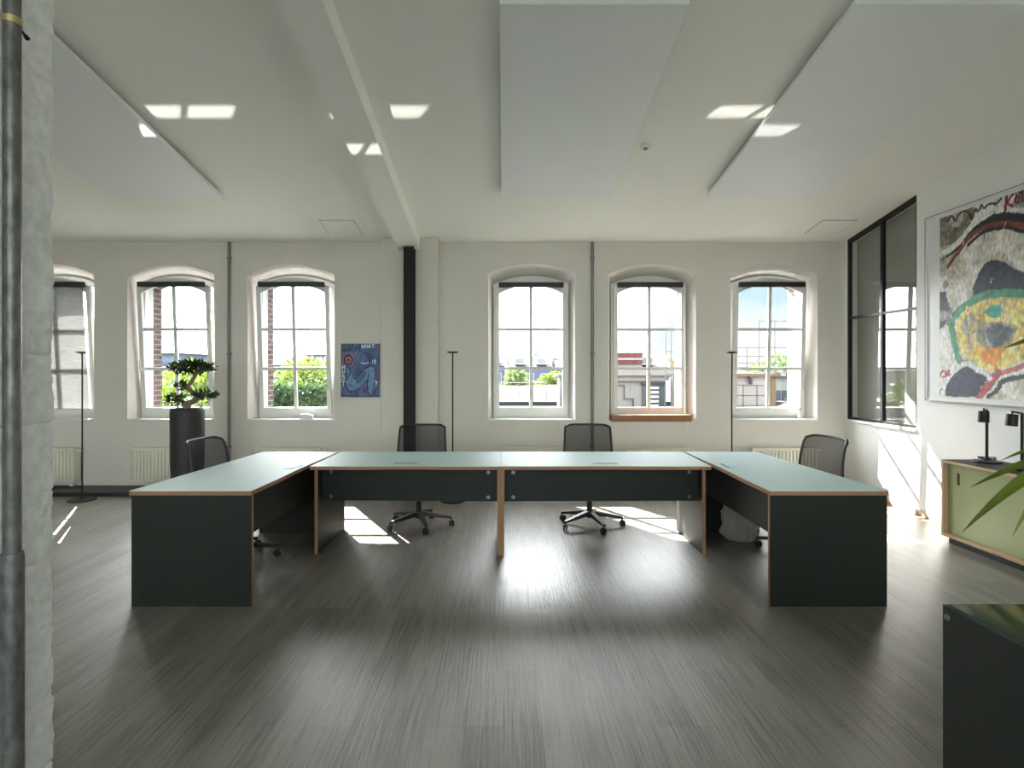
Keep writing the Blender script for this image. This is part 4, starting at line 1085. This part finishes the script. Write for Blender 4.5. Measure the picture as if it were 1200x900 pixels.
# roof access box at the right of the fourth window
r = empty('roof_access', (1.32, 13.0, .68), 0, 'white roof access hut with dark doors', 'hut')
MB().b2(-.06, .42, 0, .6, 0, .72).obj('wall', M['extwhite'], r, smooth=0); MB().b2(-.14, .45, -.1, .7, .72, .78).obj('roof', M['extwhite'], r, smooth=0)
for x in (-.05, .1): MB().b2(x, x+.05, -.03, 0, 0, .52).obj('door', M['extglass'], r, smooth=0)
# railing on the flat roof
r = empty('roof_railing', (0, 15.5, .68), 0, 'thin white railing across the flat roof', 'railing')
b = MB().cyl((-.3, 0, .52), (1.15, 0, .52), .012, seg=8).cyl((-.3, 0, .26), (1.15, 0, .26), .01, seg=8); b.obj('rail', M['galvext'], r)
for k in range(5): MB().cyl((-.3+k*.3625, 0, 0), (-.3+k*.3625, 0, .54), .013, seg=8).obj('post', M['galvext'], r)

# white annex seen in the fifth window
r = empty('white_annex', (3.0, 13.0, .5), 0, 'white flat-roofed annex with a dark slatted doorway', 'building')
MB().b2(-.75, .62, 0, 4, -.1, .92).obj('wall', M['extwhite'], r, smooth=0); MB().b2(-.85, .75, -.14, 4.1, .92, 1.05).b2(-.8, .7, -.07, 4.05, .80, .92).obj('cornice', M['extwhite'], r, smooth=0)
dv = MB().b2(.1, .6, -.03, .0, .05, .72).obj('doorway', M['extglass'], r, smooth=0)
for k in range(6): MB().b2(.24, .46, -.06, -.03, .12+k*.1, .17+k*.1).obj('slat', M['white'], dv, smooth=0)
MB().b2(.08, .62, -.08, .0, .72, .76).obj('lintel', M['roofgrey'], r, smooth=0)
pp = MB().tube([(-.55, -.03, .7), (-.3, -.03, .7), (-.3, -.03, .4), (-.1, -.03, .4), (-.1, -.03, .1)], .012, 6); pp.obj('drainpipe', M['flatroof'], r)
r = empty('red_roofed_hall', (5.45, 25, 0), 0, 'hall with red and white sheet roof above the annex', 'building')
MB().b2(-.6, .5, 0, 4, -8, 1.80).obj('wall', M['extwhite'], r, smooth=0)
MB().b2(-.62, .52, -.1, 4.1, 1.80, 2.28).obj('roof', M['roofred'], r, smooth=0); MB().b2(-.62, .52, -.13, -.09, 1.98, 2.07).obj('stripe', M['extwhite'], r, smooth=0)
house((13.0, 48, 0), 4.5, 6, 1.75, 2.9, 'grey-roofed house right of the red roof', M['extwhite'], 3, True, 2)
# steel stair frame
r = empty('steel_stair', (3.9, 12.6, .5), 0, 'white steel stair frame with curved handrails beside the annex', 'stair')
for x in (-.38, -.26, .12, .32): MB().cyl((x, 0, 0), (x, 0, 1.95 if x < 0 else 1.5), .013, seg=8).obj('post', M['galvext'], r)
b = MB()
for z in (1.45, 1.95): b.cyl((-.38, 0, z), (-.26 if z > 1.5 else .32, 0, z), .011, seg=8)
b.obj('top_rail', M['galvext'], r)
for k in range(5):
    x0c = -.38+.1*k
    MB().tube([(x0c, -.1, .98), (x0c+.12, -.1, .92), (x0c+.22, -.1, .72), (x0c+.28, -.1, .4), (x0c+.3, -.1, 0)], .012, 6).obj('curved_rail', M['galvext'], r, smooth=60)
for k in range(3): MB().cyl((-.38, -.1, .25+k*.25), (.35, -.1, .25+k*.25), .009, seg=8).obj('cross_rail', M['galvext'], r)
r = empty('orange_planter', (3.98, 13.4, 1.56), 0, 'orange planter box with greenery on the annex roof', 'planter')
MB().b2(-.16, .16, -.07, .07, 0, .12, .008).obj('box', M['orange'], r)
leaf_pad((-.02, 0, .17), .2, .08, .07, 130, .06, .03).obj('foliage', M['tree'], r, smooth='leaf')
MB().b2(-.1, .1, -.06, .06, -1.0, .0).obj('stand', M['extwhite'], r, smooth=0)

# white building, scaffold etc. in the sixth window
r = empty('white_tiled_house', (5.35, 12.6, 0), 0, 'white tiled house wall with an ochre corner and a lamp', 'building')
MB().b2(-.9, .45, 0, 4, -8, 1.40).obj('wall', M['extwhite'], r, smooth=0); MB().b2(.45, .56, -.02, 4, -8, 1.40).obj('corner_pier', M['ochre'], r, smooth=0)
MB().b2(-.95, .62, -.08, 4.1, 1.40, 1.47).obj('cornice', M['ochre'], r, smooth=0)
b = MB()
for k in range(4): b.b2(-.9, .45, -.012, 0, .55+k*.22, .557+k*.22)
for k in range(4): b.b2(-.75+k*.3, -.743+k*.3, -.012, 0, .5, 1.2)
b.obj('tile_joints', M['flatroof'], r, smooth=0)
wl = MB().lathe([(0, -.13), (.035, -.12), (.04, -.02), (.02, .03), (0, .035)], (-.02, -.09, 1.36), 14).box((-.02, -.04, 1.38), (.03, .08, .03)); wl.obj('wall_lamp', M['black'], r)
r = empty('brown_house', (7.0, 17, 0), 0, 'low house with a row of dark barred windows', 'building')
MB().b2(-1.0, 2.2, 0, 5, -8, 1.35).obj('wall', M['extwhite'], r, smooth=0); MB().b2(-1.1, 2.3, -.15, 5, 1.35, 1.48).obj('roof', M['roofgrey'], r, smooth=0)
for k in range(6):
    w_ = MB().b2(.15+k*.2, .31+k*.2, -.03, 0, .55, .95).obj('window', M['extglass'], r, smooth=0)
for k in range(9): MB().b2(-.95+k*.33, -.80+k*.33, -.18, -.15, 1.36, 1.46).obj('tile_end', M['extwhite'], r, smooth=0)
r = empty('pink_awning', (5.95, 11.8, .5), 0, 'faded pink awning below the barred windows', 'awning')
MB().prism([(-.5, .0), (-.42, .28), (-.1, .42), (.35, .30), (.5, 0)], 0, .6, M4=Matrix.Rotation(pi/2, 4, 'X')).obj('cover', M['pinkroof'], r, smooth=0); MB().b2(-.45, .45, -.6, -.0, -.4, 0).obj('stand', M['extwhite'], r, smooth=0)
r = empty('scaffold', (7.2, 16.8, 0), 0, 'light tubular scaffold above the white houses', 'scaffold')
for x in (-1.0, -.7, -.15, .2, .65, 1.1, 1.3): MB().cyl((x, 0, -1), (x, 0, 3.0 if x in (.2, .65, 1.1) else 2.2 if x < 0 else 2.6), .018, seg=8).obj('upright', M['galvext'], r)
for z in (1.75, 1.95, 2.2): MB().cyl((-1.2, 0, z), (1.5, 0, z), .014, seg=8).obj('ledger', M['galvext'], r)
MB().cyl((.2, 0, 2.97), (1.1, 0, 2.97), .016, seg=8).obj('ledger', M['galvext'], r)
for x in (.2, .65): MB().cyl((x, 0, 2.7), (x+.25, 0, 2.97), .012, seg=8).obj('brace', M['galvext'], r)
for k in range(14): MB().cyl((-1.15+k*.19, -.02, 1.5), (-1.15+k*.19, -.02, 1.75), .009, seg=6).obj('baluster', M['galvext'], r)

REAR = (.95, 1.05, 1.03, 1)
VEIL0, VEIL1, VEIL = .57, .93, (4.9, 5.1, 5.2, 1)
# ------------------------------------------------------------------ light: sky, sun, added lamps for sunlight off the zinc sills
w = bpy.data.worlds.new('sky'); sc.world = w; w.use_nodes = True
nt = w.node_tree; nt.nodes.clear(); N, L = nt.nodes, nt.links
out = N.new('ShaderNodeOutputWorld'); bg = N.new('ShaderNodeBackground'); L.new(bg.outputs[0], out.inputs[0])
tc = N.new('ShaderNodeTexCoord'); s = N.new('ShaderNodeSeparateXYZ'); L.new(tc.outputs['Generated'], s.inputs[0])
r1 = N.new('ShaderNodeValToRGB'); e = r1.color_ramp.elements
e[0].position = 0; e[0].color = (.16, .16, .15, 1)
e[1].position = 1; e[1].color = (.09, .16, .34, 1)
for p, c in ((.495, (.18, .18, .17, 1)), (.505, (.125, .155, .165, 1)), (.60, (.09, .14, .17, 1))):
    k = e.new(p); k.color = c
mr = N.new('ShaderNodeMapRange'); mr.inputs['From Min'].default_value = -1; mr.inputs['From Max'].default_value = 1
L.new(s.outputs[2], mr.inputs['Value']); L.new(mr.outputs[0], r1.inputs[0])
mp = N.new('ShaderNodeMapping'); mp.inputs['Scale'].default_value = (2.2, 2.2, 6); L.new(tc.outputs['Generated'], mp.inputs[0])
n = N.new('ShaderNodeTexNoise'); n.inputs['Scale'].default_value = 1.6; n.inputs['Detail'].default_value = 7; L.new(mp.outputs[0], n.inputs['Vector'])
cr = N.new('ShaderNodeValToRGB'); cr.color_ramp.elements[0].position = .47; cr.color_ramp.elements[1].position = .66
L.new(n.outputs['Fac'], cr.inputs[0])
gt = N.new('ShaderNodeMath'); gt.operation = 'GREATER_THAN'; gt.inputs[1].default_value = .0; L.new(s.outputs[2], gt.inputs[0])
mu = N.new('ShaderNodeMath'); mu.operation = 'MULTIPLY'; L.new(cr.outputs[0], mu.inputs[0]); L.new(gt.outputs[0], mu.inputs[1])
mx = N.new('ShaderNodeMix'); mx.data_type = 'RGBA'; mx.inputs['B'].default_value = (.175, .18, .18, 1)
L.new(mu.outputs[0], mx.inputs['Factor']); L.new(r1.outputs[0], mx.inputs['A'])
# bright veil of thin cloud around the sun
dt = N.new('ShaderNodeVectorMath'); dt.operation = 'DOT_PRODUCT'; dt.inputs[1].default_value = Vector((-.5, .866, .81)).normalized()
L.new(tc.outputs['Generated'], dt.inputs[0])
vr = N.new('ShaderNodeMapRange'); vr.inputs['From Min'].default_value = VEIL0; vr.inputs['From Max'].default_value = VEIL1; vr.interpolation_type = 'SMOOTHSTEP'; L.new(dt.outputs['Value'], vr.inputs['Value'])
mu2 = N.new('ShaderNodeMath'); mu2.operation = 'MULTIPLY'; L.new(vr.outputs[0], mu2.inputs[0]); L.new(gt.outputs[0], mu2.inputs[1])
mx2 = N.new('ShaderNodeMix'); mx2.data_type = 'RGBA'; mx2.inputs['B'].default_value = VEIL
L.new(mu2.outputs[0], mx2.inputs['Factor']); L.new(mx.outputs['Result'], mx2.inputs['A'])
# hazy bright sky behind the building, on the side the rear windows face
br = N.new('ShaderNodeMapRange'); br.inputs['From Min'].default_value = .1; br.inputs['From Max'].default_value = -.5; L.new(s.outputs[1], br.inputs['Value'])
mu3 = N.new('ShaderNodeMath'); mu3.operation = 'MULTIPLY'; L.new(br.outputs[0], mu3.inputs[0]); L.new(gt.outputs[0], mu3.inputs[1])
mx3 = N.new('ShaderNodeMix'); mx3.data_type = 'RGBA'; mx3.inputs['B'].default_value = REAR
L.new(mu3.outputs[0], mx3.inputs['Factor']); L.new(mx2.outputs['Result'], mx3.inputs['A'])
L.new(mx3.outputs['Result'], bg.inputs['Color'])
bg.inputs['Strength'].default_value = 1

AZ, TE = radians(30), .81
sun_dir = Vector((sin(AZ), -cos(AZ), -TE)).normalized()
sl = bpy.data.lights.new('sun', 'SUN'); sl.energy = 8; sl.angle = radians(.15); sl.color = (1, .965, .89)
so_ = bpy.data.objects.new('sun', sl); col.objects.link(so_); so_.rotation_euler = sun_dir.to_track_quat('-Z', 'Y').to_euler(); so_.location = (-20, 35, 26)
up_dir = Vector((sin(AZ), -cos(AZ), .70)).normalized()   # the sills slope outwards a little
for i in (1, 2, 3):  # added area lamp stands in for the sun mirrored by each outer sill
    al = bpy.data.lights.new('sill_reflection_lamp', 'AREA'); al.shape = 'RECTANGLE'; al.size = .71; al.size_y = .08
    al.energy = .05; al.spread = radians(.6); al.color = (1, .97, .9)
    ao = bpy.data.objects.new('sill_reflection_lamp', al); col.objects.link(ao)
    ao.location = (WX[i]-.105, YF+.21, 1.07)
    z = -up_dir; x = Vector((1, 0, 0)); x = (x-z*x.dot(z)).normalized(); y = z.cross(x)
    ao.rotation_euler = Matrix((x, y, z)).transposed().to_euler()

# ------------------------------------------------------------------ camera
cd = bpy.data.cameras.new('camera'); cam = bpy.data.objects.new('camera', cd); col.objects.link(cam)
cam.location = (0, 0, 1.535); cam.rotation_euler = (pi/2, 0, 0)
cd.sensor_width = 36; cd.lens = 680/1200*36; cd.shift_x = 10/1200; cd.shift_y = -16/1200
cd.clip_start = .05; cd.clip_end = 500
sc.camera = cam

vs = sc.view_settings
vs.view_transform = 'Standard'; vs.look = 'None'; vs.gamma = 1; vs.use_curve_mapping = False; vs.exposure = 2.68
sc.cycles.max_bounces = 10; sc.cycles.diffuse_bounces = 6; sc.cycles.transparent_max_bounces = 24
sc.cycles.caustics_reflective = False; sc.cycles.caustics_refractive = False
sc.cycles.use_denoising = True
